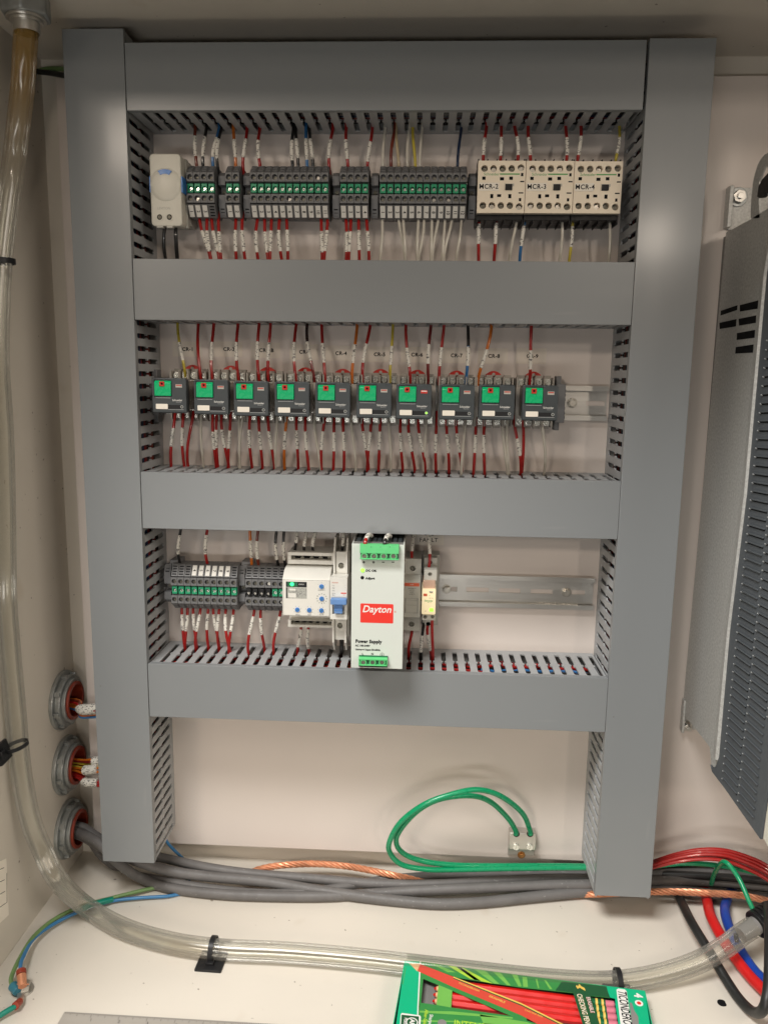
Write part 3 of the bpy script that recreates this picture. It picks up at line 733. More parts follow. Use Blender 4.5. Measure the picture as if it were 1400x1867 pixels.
# paper labels above the relays
lc = [(343,637),(418,637),(486,639),(556,642),(622,644.5),(692,646.5),(760,647),(832,648.5),(900,649.5),(970,649.5)]
for i, (px, py) in enumerate(lc):
    p = P(px, py, 0); hw = 14.5 if i not in (1, 2) else 15.5
    t = thing('name_label', f'translucent paper strip on backplate reading {names[i]}', 'label', (p.x, 0, p.z), 'name strips above the relays')
    hw = 15.2; MB().box(p.x-hw-1, p.x+hw-1, -.25, -.05, p.z-7.6, p.z+8.0).build('strip', tape, t)
    text('lettering', names[i], 3.6, (p.x, -.25, p.z), ink, t, sx=1.0, bold=0.05, spacing=1.12)
p = P(783, 985, 0)
t = thing('name_label', 'paper strip on backplate reading UPS FAULT above the slim relay', 'label', (p.x, 0, p.z))
MB().box(p.x-15, p.x+15, -.25, -.05, p.z-5, p.z+16).build('strip', tape, t)
text('lettering', 'FAULT', 4.4, (p.x-1, -.25, p.z+.2), ink, t, bold=0.01, spacing=1.1); text('lettering', 'UPS', 4.4, (p.x-1, -.25, p.z+7.2), ink, t, bold=0.01, spacing=1.1)

# ================================================================ white ground-fault relay and its breaker
c4 = crop(500, 980, 5.3846)
def X4(u, Y): return c4(u, 600, Y).x
def Z4(v, Y): return c4(400, v, Y).z
t = thing('protection_relay', 'white protection relay with five small blue dials and lit green lamp', 'protection relay', (218, 0, -275))
Yf, Ys = -66.0, -45.0
xl, xr = c4(82, 600, Yf).x, c4(546, 600, Yf).x
zt, zb_ = c4(300, 412, Yf).z, c4(300, 772, Yf).z
xs0, xs1 = c4(132, 200, Ys).x, c4(588, 200, Ys).x
zst, zsb = c4(300, 146, Ys).z, c4(300, 882, Ys).z
ziu, zid = c4(300, 262, Ys).z, c4(300, 815, Ys).z
b = MB().box(xs0, xs1, -7.6, -36, zsb+1, zst-1); b.build('rear_case', white_p, t, bevel=0.6)
for (za, zb2, v) in ((ziu, zst, 200), (zsb, zid, 838)):     # terminal shoulders with a long slot
    q = MB(); zc = c4(300, v, Ys).z; xa, xb_ = c4(165, v, Ys).x, c4(563, v, Ys).x
    q.box(xs0, xs1, -36, Ys, zc+2.2, zb2); q.box(xs0, xs1, -36, Ys, za, zc-2.2); q.box(xs0, xa, -36, Ys, zc-2.2, zc+2.2); q.box(xb_, xs1, -36, Ys, zc-2.2, zc+2.2)
    q.build('terminal_cover', white_p, t, bevel=0.4)
for v, us in ((200, (190,280,370,458,545)), (838, (195,262,330,398,462,540))):
    zc = c4(300, v, Ys).z; MB().box(c4(160, v, Ys).x, c4(568, v, Ys).x, -35.9, -37.5, zc-2.4, zc+2.4).build('slot_floor', darkhole, t)
    for u in us: p = c4(u, v, -38); MB().screw((p.x, -37.5, p.z), 2.1, h=2, ang=random.uniform(0, 3)).build('screw', dullscrew, t)
b = MB().prism([(-36, zb_-1.5), (-50, zb_-1.5), (-52, zb_), (Yf, zb_), (Yf, zt), (-55, zt+7), (-46, zt+8.5), (-36, zt+8.5)], xl, xr, 0); b.build('front_case', white_p, t, bevel=0.6)
b = MB(); fr = [(xl+.8, zb_+.8), (xr-.4, zb_+.8), (xr-.4, zt-.6), (xl+.8, zt-.6)]
for (x0, x1, z0, z1) in ((xl+.8, xr-.4, zt-.9, zt-.6), (xl+.8, xr-.4, zb_+.6, zb_+.9), (xl+.8, xl+1.05, zb_+.8, zt-.8), (xr-.65, xr-.4, zb_+.8, zt-.8)): b.box(x0, x1, Yf-.06, Yf+.3, z0, z1)
b.build('front_outline', graylabel, t)
def R4(u0, u1, v0, v1, Y, d, name, m, par, bev=0): return MB().box(c4(u0, v0, Y).x, c4(u1, v0, Y).x, Y-d, Y+.3, c4(u0, v1, Y).z, c4(u0, v0, Y).z).build(name, m, par, bevel=bev)
R4(116, 320, 432, 484, Yf, .15, 'status_strip', blackp, t)
R4(130, 230, 436, 480, Yf, .4, 'status_lamp_window', psudark, t, .15)
p = c4(176, 457, Yf); MB().cyl((p.x, Yf-.9, p.z), (p.x, Yf, p.z), 2.0, 16).build('lamp', ledg, t, bevel=.3, label='lit green status lamp')
text('lettering', 'STATUS', 1.1, (c4(268, 460, Yf).x, Yf-.15, c4(268, 460, Yf).z), whiteprint, t, bold=.02)
R4(116, 320, 488, 595, Yf, .12, 'printed_table', graylabel, t)
R4(116, 128, 488, 595, Yf, .18, 'table_edge', blackp, t)
R4(150, 210, 500, 520, Yf, .2, 'table_cell', white_p, t); R4(140, 215, 545, 588, Yf, .2, 'table_cell', white_p, t)
for u, v, nt_ in ((465,480,5),(467,600,12),(228,708,6),(345,712,6),(464,716,6)):
    p = c4(u, v, Yf)
    MB().cyl((p.x, Yf-1.1, p.z), (p.x, Yf+.1, p.z), 2.35, 20).build('dial', bluek, t, bevel=.2)
    a = random.uniform(0, 3); ca, sa = math.cos(a)*1.7, math.sin(a)*1.7
    MB().cyl((p.x-ca, Yf-1.15, p.z-sa), (p.x+ca, Yf-1.15, p.z+sa), .35, 6).build('dial_slot', darkglaze, t)
    q = MB()
    for k in range(nt_):
        an = math.radians(-35+250*k/(nt_-1)) if nt_ < 10 else 2*PI*k/nt_
        r0, r1 = (3.2, 4.2) if nt_ < 10 else (4.4, 5.6); ww = .22 if nt_ < 10 else .55
        c, s_ = math.cos(an), math.sin(an)
        pts = [(p.x+c*r0-s_*ww, Yf, p.z+s_*r0+c*ww), (p.x+c*r1-s_*ww, Yf, p.z+s_*r1+c*ww), (p.x+c*r1+s_*ww, Yf, p.z+s_*r1-c*ww), (p.x+c*r0+s_*ww, Yf, p.z+s_*r0-c*ww)]
        if an < 4 or nt_ > 10: q.slab(pts, (0, -.08, 0))
    q.build('dial_scale', graylabel, t)
for u, v, s_ in ((465,518,'SENSITIVITY'),(232,757,'DELAY'),(347,760,'RESET'),(466,757,'ADJUST')):
    p = c4(u, v, Yf); text('lettering', s_, .95, (p.x, Yf, p.z), ink, t)

t = thing('circuit_breaker', 'narrow white circuit breaker with a blue toggle beside the white relay', 'circuit breaker', (250, 0, -275))
bx0, bx1 = xr+.15, c4(716, 600, Yf).x; zbt, zbb = c4(630, 392, Yf).z, c4(630, 806, Yf).z
ytop = c4(660, 142, -48).z; ybot = c4(645, 1003, -48).z
MB().box(bx0+.2, bx1-.2, -7.6, -40, ybot+1, ytop-1).build('rear_case', white_p, t, bevel=.6)
b = MB(); p1 = c4(657, 277, -48); p2 = c4(645, 865, -48); xa, xb_ = c4(605, 277, -48).x, c4(712, 277, -48).x
b.cell(xa, xb_, zbt, ytop, p1.x, p1.z, 3.1, -48, -43, floor=False).build('terminal_cover', white_p, t)
MB().cell(xa-.8, xb_-.8, ybot, zbb, p2.x, p2.z, 3.1, -48, -43, floor=False).build('terminal_cover', white_p, t)
for p in (p1, p2): MB().screw((p.x, -44.5, p.z-.4), 2.6, h=1.8, ang=.8).build('screw', dullscrew, t); MB().cyl((p.x, -43.2, p.z), (p.x, -43, p.z), 3.2, 18).build('screw_well', darkhole, t)
for xx in (xa-1.3, xb_+.2):
    MB().prism([(-20, ytop-6), (-52, ytop-22), (-52, zbt-1), (-30, zbt-1)], xx-.9, xx+.9, 0).prism([(-14, ytop+13), (-42, ytop+14), (-52, ytop-1), (-52, ytop-22), (-20, ytop-6)], xx-.9, xx+.9, 0).build('side_fin', white_p, t, bevel=.3)
    MB().prism([(-30, zbb+1), (-54, zbb+1), (-52, ybot-2), (-40, ybot-14), (-22, ybot-12)], xx-1.6, xx+.2, 0).build('side_fin', white_p, t, bevel=.3)
b = MB().box(bx0, bx1, -36, Yf, zbb, c4(630, 755, Yf).z); b.box(bx0, bx1, -36, Yf, c4(630, 590, Yf).z, zbt-.3); b.box(bx0, bx1, -36, Yf+5, c4(630, 760, Yf).z, c4(630, 585, Yf).z)
b.box(bx0, c4(572, 600, Yf).x, -60, Yf, c4(630, 755, Yf).z, c4(630, 590, Yf).z); b.box(c4(690, 600, Yf).x, bx1, -60, Yf, c4(630, 755, Yf).z, c4(630, 590, Yf).z)
b.build('front_case', white_p, t, bevel=.4)
tx0, tx1 = c4(553, 620, Yf-6).x, c4(712, 620, Yf-6).x
MB().box(tx0, tx1, Yf-1, Yf-8, c4(630, 658, Yf-6).z, c4(630, 600, Yf-6).z).build('toggle', bluet, t, bevel=.9)
MB().box(c4(590, 620, Yf-2).x, c4(672, 620, Yf-2).x, Yf+3, Yf-4, c4(630, 745, Yf-3).z, c4(630, 655, Yf-3).z).build('toggle_stem', bluet, t, bevel=.5)
for k in range(3): zz = c4(630, 672+k*22, Yf-4).z; MB().box(c4(592, 620, Yf-2).x, c4(670, 620, Yf-2).x, Yf-4, Yf-4.4, zz-.3, zz+.3).build('grip_ridge', bluek, t)
def tx4(s_, u, v, cap, m, **k): p = c4(u, v, Yf); text('lettering', s_, cap, (p.x, Yf, p.z), m, t, **k)
tx4('BREAKER', 568, 443, 1.3, orangem, align='LEFT', sx=.8)
for k, (s_, v) in enumerate((('C10', 472), ('240V', 496), ('10kA', 522), ('2P 1N', 550), ('50Hz', 565))): tx4(s_, 568, v, .9, ink, align='LEFT')
for k in range(3): tx4('1', 700, 470+k*24, .9, ink)
R4(654, 708, 541, 551, Yf, .1, 'red_mark', redprint, t); tx4('TRIP', 685, 565, .9, orangem)

# ================================================================ power supply
c8 = crop(600, 950, 5.3846); PY = -105.0
t = thing('power_supply', 'pale grey-green upright power supply box with a red Dayton panel', 'power supply', (291, 0, -323))
px0, px1 = 265.6, 315.2; pz1, pz0 = -206.2, -328.6
MB().box(px0+1.2, px1-1.2, -7.6, -101, pz0+1.2, pz1-1.2).build('inner_case', blackp, t)
b = MB().box(px0, px1, PY, PY+1.3, pz0, pz1).box(px0, px0+1.2, PY+1.3, PY+14, pz0, pz1).box(px1-1.2, px1, PY+1.3, PY+14, pz0, pz1).box(px0, px1, PY+1.3, PY+14, pz0, pz0+1.2)
b.build('front_panel', psum, t, bevel=.35)
MB().box(px0+.2, px1-.2, PY+1.4, PY+12, pz1-.9, pz1-.1).build('top_edge', steel, t)
q = MB()
for i in range(9):
    for j in range(12): q.box(px0+3+i*5, px0+6.6+i*5, PY+15+j*7, PY+20+j*7, pz1-1.1, pz1-.6)
o = q.build('top_grille', relaym, t)
MB().box(px0, px0+1.2, PY+14, -8, pz0, pz1).box(px1-1.2, px1, PY+14, -8, pz0, pz1).build('side_case', steel, t)
def box8(u0, u1, v0, v1, Y, d, name, m, bev=0, par=None):
    a, b_ = c8(u0, v0, Y), c8(u1, v1, Y); return MB().box(a.x, b_.x, Y-d, Y+.3, b_.z, a.z).build(name, m, par or t, bevel=bev)
# upper connector
a, b_ = c8(303, 232, PY-7), c8(683, 385, PY-7)
zc1 = c8(400, 318, PY-7).z
hdr = MB().box(a.x, b_.x, PY, PY-7, zc1, a.z+.2).box(a.x, b_.x, PY, PY-7, b_.z, b_.z+1.0).build('terminal_header', psugreen, t, bevel=.3)
MB().box(a.x+.2, b_.x-.2, PY+.2, PY-4.5, b_.z+.6, zc1).build('screw_bay', psudark, hdr)
for k in range(4):
    p = c8(345+k*95.5, 345, PY-6)
    MB().ring((p.x, PY-6.6, p.z), 1, 2.3, 3.35, -.1, 2, 20).build('screw_collar', psugreen, hdr); MB().screw((p.x, PY-4.5, p.z), 2.1, h=1.6, ang=1.2+.3*k).build('screw', dullscrew, hdr)
    p = c8(340+k*95.5, 404, PY); q = MB().box(p.x-1.25, p.x+1.25, PY-.1, PY, p.z-.38, p.z+.38)
    if k < 2: q.box(p.x-.38, p.x+.38, PY-.12, PY, p.z-1.25, p.z+1.25)
    q.build('plus_sign' if k < 2 else 'minus_sign', ink, t)
for k in range(3): p = c8(412+k*92, 252, PY-7); MB().prism([(p.x-.5, p.z-.5), (p.x+.5, p.z-.5), (p.x, p.z+.4)], PY-7.1, PY-7, 1).build('tick_mark', psudark, hdr)
a, b_ = c8(290, 1352, PY-7), c8(570, 1428, PY-7)
hdr = MB().box(a.x, b_.x, PY+3, PY-7, a.z-1.2, a.z+.3).box(a.x, b_.x, PY+3, PY-7, b_.z, b_.z+1.1).box(a.x, a.x+.9, PY+3, PY-7, b_.z, a.z).box(b_.x-.9, b_.x, PY+3, PY-7, b_.z, a.z).build('terminal_header', psugreen, t, bevel=.3)
MB().box(a.x+.2, b_.x-.2, PY+3, PY-4.5, b_.z+.6, a.z-.5).build('screw_bay', psudark, hdr); MB().box(a.x, b_.x, PY+4, PY-4, b_.z-2.2, b_.z-.05).build('connector_shade', darkhole, hdr)  # last box: black strip standing in for shade below the lower connector
MB().box(a.x-.2, b_.x+.2, PY+1, PY-1.5, a.z+.3, a.z+1.3).build('header_lip', psudark, hdr)
for k in range(3):
    p = c8(335+k*92, 1388, PY-6)
    MB().ring((p.x, PY-6.6, p.z), 1, 2.2, 3.2, -.1, 2, 20).build('screw_collar', psugreen, hdr); MB().screw((p.x, PY-4.5, p.z), 2.0, h=1.6, ang=.2+.5*k).build('screw', dullscrew, hdr)
def tx8(s_, u, v, cap, m=None, par=None, Y=PY, **k): p = c8(u, v, Y); return text('lettering', s_, cap, (p.x, Y, p.z), m or ink, par or t, **k)
tx8('L', 330, 1306, 2.0, bold=.06); tx8('N', 425, 1306, 2.0, bold=.06)
p = c8(520, 1312, PY); b = MB().ring((p.x, PY, p.z), 1, 1.75, 2.0, -.1, 0, 22)
for (w_, dz) in ((1.15, -.1), (.75, -.6), (.35, -1.1)): b.box(p.x-w_, p.x+w_, PY-.1, PY, p.z+dz-.12, p.z+dz+.12)
b.box(p.x-.12, p.x+.12, PY-.1, PY, p.z-.1, p.z+1.3); b.build('earth_symbol', ink, t)
p = c8(330, 483, PY); MB().cyl((p.x, PY-.7, p.z), (p.x, PY, p.z), 2.0, 18).build('lamp', ledy, t, bevel=.3, label='lit yellow-green DC OK lamp')
p = c8(326, 556, PY); MB().cyl((p.x, PY-.1, p.z), (p.x, PY+.1, p.z), 1.75, 18).build('adjust_hole', darkhole, t)
tx8('DC OK', 360, 487, 1.9, align='LEFT', bold=.09, sx=1.1, spacing=1.1); tx8('Adjust', 358, 562, 2.1, align='LEFT', bold=.09, sx=1.0, spacing=1.1)
a, b_ = c8(308, 808, PY), c8(628, 1008, PY); k_ = (c8(308, 1008, PY).z-b_.z)
MB().prism([(x, z) for x, z in rrect(a.x, b_.x, b_.z+.3, a.z, .8)], PY-.12, PY+.1, 1).build('red_panel', redprint, t)
p = c8(466, 868, PY); text('lettering', 'Dayton', 6.6, (p.x, PY-.12, p.z), whiteprint, t, bold=.025, shear=.25, sx=.98)
tx8('®', 648, 892, 1.6, redprint)
tx8('Power Supply', 260, 1180, 3.2, align='LEFT', bold=.085, sx=.88, spacing=1.12); tx8('AC 100-240V', 258, 1222, 1.7, align='LEFT', bold=.085, sx=.95, spacing=1.1); tx8('Universal Input 50-60Hz', 258, 1260, 1.65, align='LEFT', bold=.085, sx=.92, spacing=1.1)
# leads on top of the supply
def short_wire(c, pts, r, sl_, label, col2=None):
    t_ = thing('wire', label, 'wire', pts[0]); sp_ = spline(pts, 6); n_ = len(sp_)
    MB().tube(sp_, r, 9).build('insulation', W[c], t_)
    if sl_: i0, i1 = int(sl_[0]*n_), int(sl_[1]*n_); MB().tube(sp_[i0:i1+1], r*1.16, 10).build('marker_sleeve', sleeve, t_)
    return t_
for u, c, lab in ((350, 'red', 'short red wire with white sleeve entering top green power supply connector'), (543, 'black', 'short black wire with white sleeve entering top green power supply connector')):
    a = c8(u, 245, PY-3); b_ = c8(u+22, 150, PY+6)
    short_wire(c, [a+Vector((0,0,-3)), a, Vector((a.x+.5, -107, -203.2)), Vector((a.x+2, -98, -199.6)), Vector((a.x+3.2, -86, -201.2)), Vector((a.x+4, -76, -204.1)), Vector((a.x+4, -66, -204.1)), Vector((a.x+4, -50, -203)), Vector((a.x+4, -45, -194))], 1.8, (.30, .62), lab)

# ================================================================ fuse holder and slim relay
t = thing('fuse_holder', 'grey-beige fuse holder with an orange stripe, right of the power supply', 'fuse holder', (308, 0, -275))
FY = -56; a, b_ = c8(737, 600, FY), c8(893, 940, FY); ztop, zbot = c8(800, 372, -44).z, c8(800, 1075, -44).z
z1_, z2_ = c8(800, 552, FY).z, c8(800, 965, FY).z
MB().box(a.x, b_.x, -7.6, -38, zbot, ztop).build('rear_case', holder_p, t, bevel=.6)
p1, p2 = c8(820, 465, -44), c8(808, 1013, -44)
MB().cell(a.x, b_.x, z1_-.5, ztop, p1.x, p1.z, 2.9, -44, -38, floor=False).build('terminal_cover', holder_p, t); MB().cell(a.x, b_.x, zbot, z2_+.5, p2.x, p2.z, 2.9, -44, -38, floor=False).build('terminal_cover', holder_p, t)
for p in (p1, p2): MB().screw((p.x, -40, p.z-.3), 2.3, h=1.4).build('screw', dullscrew, t)
MB().prism([(-38, z2_), (-50, z2_), (FY, z2_+2), (FY, z1_-4), (-50, z1_), (-38, z1_)], a.x, b_.x, 0).build('drawer', holder_p, t, bevel=.6)
box8(737, 885, 606, 642, FY, .2, 'orange_stripe', orangem)
tx8('FUSE', 812, 624, 1.2, whiteprint, Y=FY-.2)
for s_, v in (('UltraSafe™', 664), ('30A 600V', 686), ('AC/DC', 703), ('CLASS CC', 718)): tx8(s_, 812, v, 1.25 if v < 670 else .95, Y=FY)
q = MB()
for (u0, u1, v0, v1) in ((746, 870, 757, 761), (746, 750, 757, 902), (746, 872, 899, 904), (866, 870, 757, 900), (755, 868, 775, 778), (755, 868, 823, 826)):
    A_, B_ = c8(u0, v0, FY), c8(u1, v1, FY); q.box(A_.x, B_.x, FY-.25, FY+.1, B_.z, A_.z)
q.build('window_outline', greyboard, t)

t = thing('slim_relay', 'slim plug relay with glowing cream window, last device on lowest rail', 'relay', (338, 0, -275))
sa, sb = c8(920, 400, -30), c8(1075, 700, -30); zt_, zb2 = c8(1000, 330, -28).z, c8(1000, 1050, -28).z
MB().box(sa.x, sb.x, -7.6, -28, zb2+3, zt_).box(sa.x+1, sb.x-2.5, -28, -38, zb2+6, zt_-1).build('base', holder_p, t, bevel=.7)
p = c8(990, 405, -38); MB().cyl((p.x, -38.2, p.z), (p.x, -37, p.z), 2.2, 16).build('screw_well', darkhole, t)
Y2 = -58; A_, B_ = c8(933, 480, Y2), c8(1055, 585, Y2); p = c8(990, 522, Y2)
MB().cell(A_.x, B_.x, B_.z, A_.z, p.x, p.z, 2.1, Y2, Y2+5).box(A_.x, B_.x, Y2+5, -30, B_.z, A_.z).build('upper_terminal', holder_p, t)
MB().screw((p.x, Y2+3.5, p.z), 1.7, h=1.2).build('screw', dullscrew, t)
A_, B_ = c8(922, 583, Y2-3), c8(1040, 668, Y2-3); MB().box(A_.x, B_.x, -34, Y2-3, B_.z, A_.z).build('relay_body', holderpink, t, bevel=.5) if False else MB().box(A_.x, B_.x, -34, Y2-3, B_.z, A_.z).build('relay_body', mat('pinkish_clear_plastic', (0.50, 0.33, 0.24), 0.2, coat=.3), t, bevel=.5)
A_, B_ = c8(912, 666, Y2-6), c8(1042, 920, Y2-6)
MB().prism([(x, z) for x, z in rrect(A_.x, B_.x, B_.z, A_.z, 1.4)], -34, Y2-6, 1).build('lit_window', ledc, t, bevel=.5, label='glowing cream status window')
YW = Y2-6
box8(925, 962, 712, 738, YW, .1, 'orange_print', orangem); tx8('▪', 985, 730, 1.4, Y=YW); tx8('RSL', 1002, 700, 1.6, Y=YW, bold=.05); box8(978, 1025, 690, 694, YW, .1, 'print_line', bluek)
tx8('Schneider', 976, 783, 1.9, MATS['schematic_green_print'], Y=YW, bold=.03, sx=.8); tx8('Electric', 985, 800, 1.0, MATS['schematic_green_print'], Y=YW)
tx8('24V AC', 1000, 757, .9, Y=YW); tx8('6A', 945, 884, .9, Y=YW)
box8(985, 1022, 855, 888, YW, .5, 'lamp', ledy, .2)
A_, B_ = c8(914, 922, Y2), c8(1042, 975, Y2); q = MB(); xm = (A_.x+B_.x)/2
for (x0, x1, u) in ((A_.x, xm, 943), (xm, B_.x, 1014)): p = c8(u, 941, Y2); q.cell(x0, x1, B_.z, A_.z, p.x, p.z, 1.9, Y2, Y2+5)
q.box(A_.x, B_.x, Y2+5, -30, B_.z, A_.z).build('lower_terminal', holder_p, t)
for u in (943, 1014): p = c8(u, 943, Y2+3); MB().screw((p.x, Y2+3.5, p.z), 1.6, h=1.2).build('screw', dullscrew, t)
p = c8(972, 998, -34); MB().cyl((p.x, -38, p.z), (p.x, -28, p.z), 2.2, 16).build('lower_screw_well', darkhole, t)

# ================================================================ field wires between devices and ducts
anchors1 = [(0, 335, 'the cream thermostat unit'), (335, 402, 'leftmost four block group'), (402, 446, 'two block pair'), (446, 605, 'eleven block strip'),
            (605, 685, 'second four block group'), (685, 868, 'twelve block strip'), (868, 958, 'contactor MCR-2'), (958, 1044, 'contactor MCR-3'), (1044, 1200, 'contactor MCR-4')]
edges2 = [(a[0]-8, b_[1]+8) for a, b_ in zip(relx, relx)]
mid2 = [0]+[(relx[i][1]+relx[i+1][0])/2+(9 if i < 5 else 4) for i in range(9)]+[1200]
anchors2 = [(mid2[i], mid2[i+1], 'relay '+names[i]) for i in range(10)]
anchors3 = [(0, 436, 'ten block strip'), (436, 520, 'six block group'), (520, 601, 'white protection relay'), (601, 640, 'white circuit breaker'), (735, 768, 'fuse holder'), (768, 830, 'slim glowing relay')]
WIRES = []
def wire(row, up, c, x1, y1, x2, y2, sl=None, Yd=-30, r=None, c2=None): WIRES.append((row, up, c, x1, y1, x2, y2, sl, Yd, r, c2))
def K(ox, oy, s): return lambda x, y: (ox+x/s, oy+y/s)
k1, k2, k3 = K(220, 180, 3.5), K(580, 180, 4.667), K(840, 180, 3.889)
# row 1 up
for c, xt, xb, ys0, ys1 in (('brown',478,487,245,375),('black',548,527,250,378),('blue',630,590,258,382),('black',642,620,270,392),('orange',720,735,266,380),('red',808,780,270,386),
                            ('red',890,890,280,388),('black',1103,1098,272,395),('black',1117,1133,268,390),('blue',1183,1190,262,392),('black',1205,1228,268,395),('red',1355,1330,270,388)):
    x2, y2 = k1(xt, 190); x1, y1 = k1(xb, 428); wire(1, 1, c, x1, y1, x2, y2, (k1(0, ys0)[1], k1(0, ys1)[1]))
for c, xt, xb, sl in (('red',240,253,(365,517)),('red',462,420,(378,535)),('white',570,550,None),('brown',655,620,None),('cream',665,685,None),('white',780,760,None),('yellow',805,826,None),('white',887,865,None),('navy',1217,1185,None)):
    x2, y2 = k2(xt, 245); x1, y1 = k2(xb, 560); wire(1, 1, c, x1, y1, x2, y2, (k2(0, sl[0])[1], k2(0, sl[1])[1]) if sl else None)
for c, xt, xb, a, b_ in (('red',182,158,295,405),('red',287,280,295,415),('red',380,402,283,405),('red',476,493,288,410),('red',742,748,288,408),('red',850,825,280,405),('yellow',1122,1095,288,400)):
    x2, y2 = k3(xt, 195); x1, y1 = k3(xb, 440); wire(1, 1, c, x1, y1, x2, y2, (k3(0, a)[1], k3(0, b_)[1]), Yd=-42)
# row 1 down
wire(1, 0, 'black', 301, 410, 303, 477, None, Yd=-42, r=1.7); wire(1, 0, 'black', 321, 410, 324, 477, None, Yd=-42, r=1.9)
for xa, xb in ((505,575),(553,580),(583,632),(625,642),(737,740),(777,796),(875,880),(920,942),(963,955),(1015,1030),(1060,1068),(1280,1286),(1320,1298)):
    x1, y1 = k1(xa, 765); x2, y2 = k1(xb, 1038); wire(1, 0, 'red', x1, y1, x2, y2, (k1(0, 850)[1], k1(0, 980)[1]), Yd=-28)
for xa, xb in ((237,238),(280,260),(345,350),(412,433)):
    x1, y1 = k2(xa, 1010); x2, y2 = k2(xb, 1385); wire(1, 0, 'red', x1, y1, x2, y2, (k2(0, 1135)[1], k2(0, 1300)[1]), Yd=-28)
for xa, xb in ((545,525),(683,738),(723,740),(855,843),(900,852),(967,958),(1025,972),(1080,1055),(1140,1066),(1220,1172)):
    x1, y1 = k2(xa, 1010); x2, y2 = k2(xb, 1385); wire(1, 0, 'white', x1, y1, x2, y2, None, Yd=-28)
for c, xa, xb, sl in (('red',132,125,(890,1030)),('red',252,234,(890,1035)),('white',400,342,None),('blue',458,416,(905,1048)),('white',715,697,None),('yellow',790,765,(905,1048)),('white',1052,1045,None)):
    x1, y1 = k3(xa, 815); x2, y2 = k3(xb, 1160); wire(1, 0, c, x1, y1, x2, y2, (k3(0, sl[0])[1], k3(0, sl[1])[1]) if sl else None, Yd=-38)
# row 2 up
k4, k5, k6 = K(230, 570, 4.242), K(530, 570, 4.375), K(800, 570, 3.684)
for c, xt, xb, yb, sl in (('yellow',400,455,455,(230,365)),('red',560,575,480,None),('red',680,664,495,(228,368)),('red',867,866,495,(230,372)),('red',1030,1025,495,(225,365)),('red',1118,1098,495,(225,365))):
    x2, y2 = k4(xt, 85); x1, y1 = k4(xb, yb); wire(2, 1, c, x1, y1, x2, y2, (k4(0, sl[0])[1], k4(0, sl[1])[1]) if sl else None, Yd=-28)
for c, xt, xb, sl in (('red',45,40,(250,397)),('darkred',130,186,(248,395)),('red',248,272,(250,402)),('orange',530,488,(258,405)),('red',635,572,(255,402)),('yellow',815,790,(272,418)),('red',918,952,(276,424)),('darkred',1118,1095,(258,410)),('red',1222,1182,(278,426))):
    x2, y2 = k5(xt, 100); x1, y1 = k5(xb, 520); wire(2, 1, c, x1, y1, x2, y2, (k5(0, sl[0])[1], k5(0, sl[1])[1]), Yd=-28, c2='black' if xt == 130 else None)
for c, xt, xb, sl, c2 in (('blue',195,182,(225,350),'black'),('orange',352,262,(250,372),None),('red',620,610,(255,382),None)):
    x2, y2 = k6(xt, 88); x1, y1 = k6(xb, 455); wire(2, 1, c, x1, y1, x2, y2, (k6(0, sl[0])[1], k6(0, sl[1])[1]), Yd=-28, c2=c2)
# row 2 down
for c, xa, xb, sl in (('red',380,350,1),('red',445,452,1),('red',520,480,0),('white',582,600,0),('red',670,698,1),('red',702,710,1),('red',738,795,1),('red',808,790,1),('white',872,876,0),('white',905,884,0),
                      ('red',960,975,1),('red',1025,1055,1),('red',1098,1148,1),('white',1170,1155,0),('orange',1243,1225,1),('red',1315,1332,1)):
    x1, y1 = k4(xa, 790); x2, y2 = k4(xb, 1190); ys = (888, 1025) if xa < 600 else (905, 1040)
    wire(2, 0, c, x1, y1, x2, y2, (k4(0, ys[0])[1], k4(0, ys[1])[1]) if sl else None, Yd=-27)
for c, xa, xb, sl in (('red',118,145,1),('white',190,242,0),('red',270,246,1),('red',343,340,1),('red',416,424,1),('white',480,518,0),('red',568,620,1),('red',643,610,1),('red',713,700,1),('white',780,797,0),
                      ('red',875,893,1),('red',938,990,1),('red',1012,1072,1),('white',1082,1058,0),('red',1166,1158,1),('red',1240,1262,1),('red',1318,1365,1)):
    x1, y1 = k5(xa, 845); x2, y2 = k5(xb, 1255); dy = 8 if xa > 800 else 0
    wire(2, 0, c, x1, y1, x2, y2, (k5(0, 945+dy)[1], k5(0, 1090+dy)[1]) if sl else None, Yd=-27)
for c, xa, xb, sl in (('white',178,150,0),('red',248,232,1),('red',305,306,1),('white',430,458,0),('white',458,468,0),('red',507,548,1),('red',566,555,0),('white',690,706,0)):
    x1, y1 = k6(xa, 740); x2, y2 = k6(xb, 1078); ys = (838, 950) if xa > 500 else (818, 936)
    wire(2, 0, c, x1, y1, x2, y2, (k6(0, ys[0])[1], k6(0, ys[1])[1]) if sl else None, Yd=-27)
# row 3 up
k7, k9 = K(250, 950, 3.415), K(600, 950, 5.3846)
for c, xt, xb, yb, a, b_, Yd in (('black',272,270,268,85,195,-26),('red',437,440,270,85,195,-26),('orange',703,714,288,118,225,-26),('brown',753,759,288,118,228,-26),('black',868,882,288,128,230,-26),('black',915,925,288,122,235,-26),
                                 ('black',996,983,180,60,132,-34),('black',1055,1040,184,60,150,-34),('black',1112,1096,184,60,150,-34),('black',1284,1278,192,60,150,-38)):
    x2, y2 = k7(xt, 62); x1, y1 = k7(xb, yb); wire(3, 1, c, x1, y1, x2, y2, (k7(0, a)[1], k7(0, b_)[1]), Yd=Yd)
for xt, xb, yb, a, b_, Yd in ((834,812,362,100,288,-38),(975,978,470,100,308,-44)):
    x2, y2 = k9(xt, 120); x1, y1 = k9(xb, yb); wire(3, 1, 'red', x1, y1, x2, y2, (k9(0, a)[1], k9(0, b_)[1]), Yd=Yd)
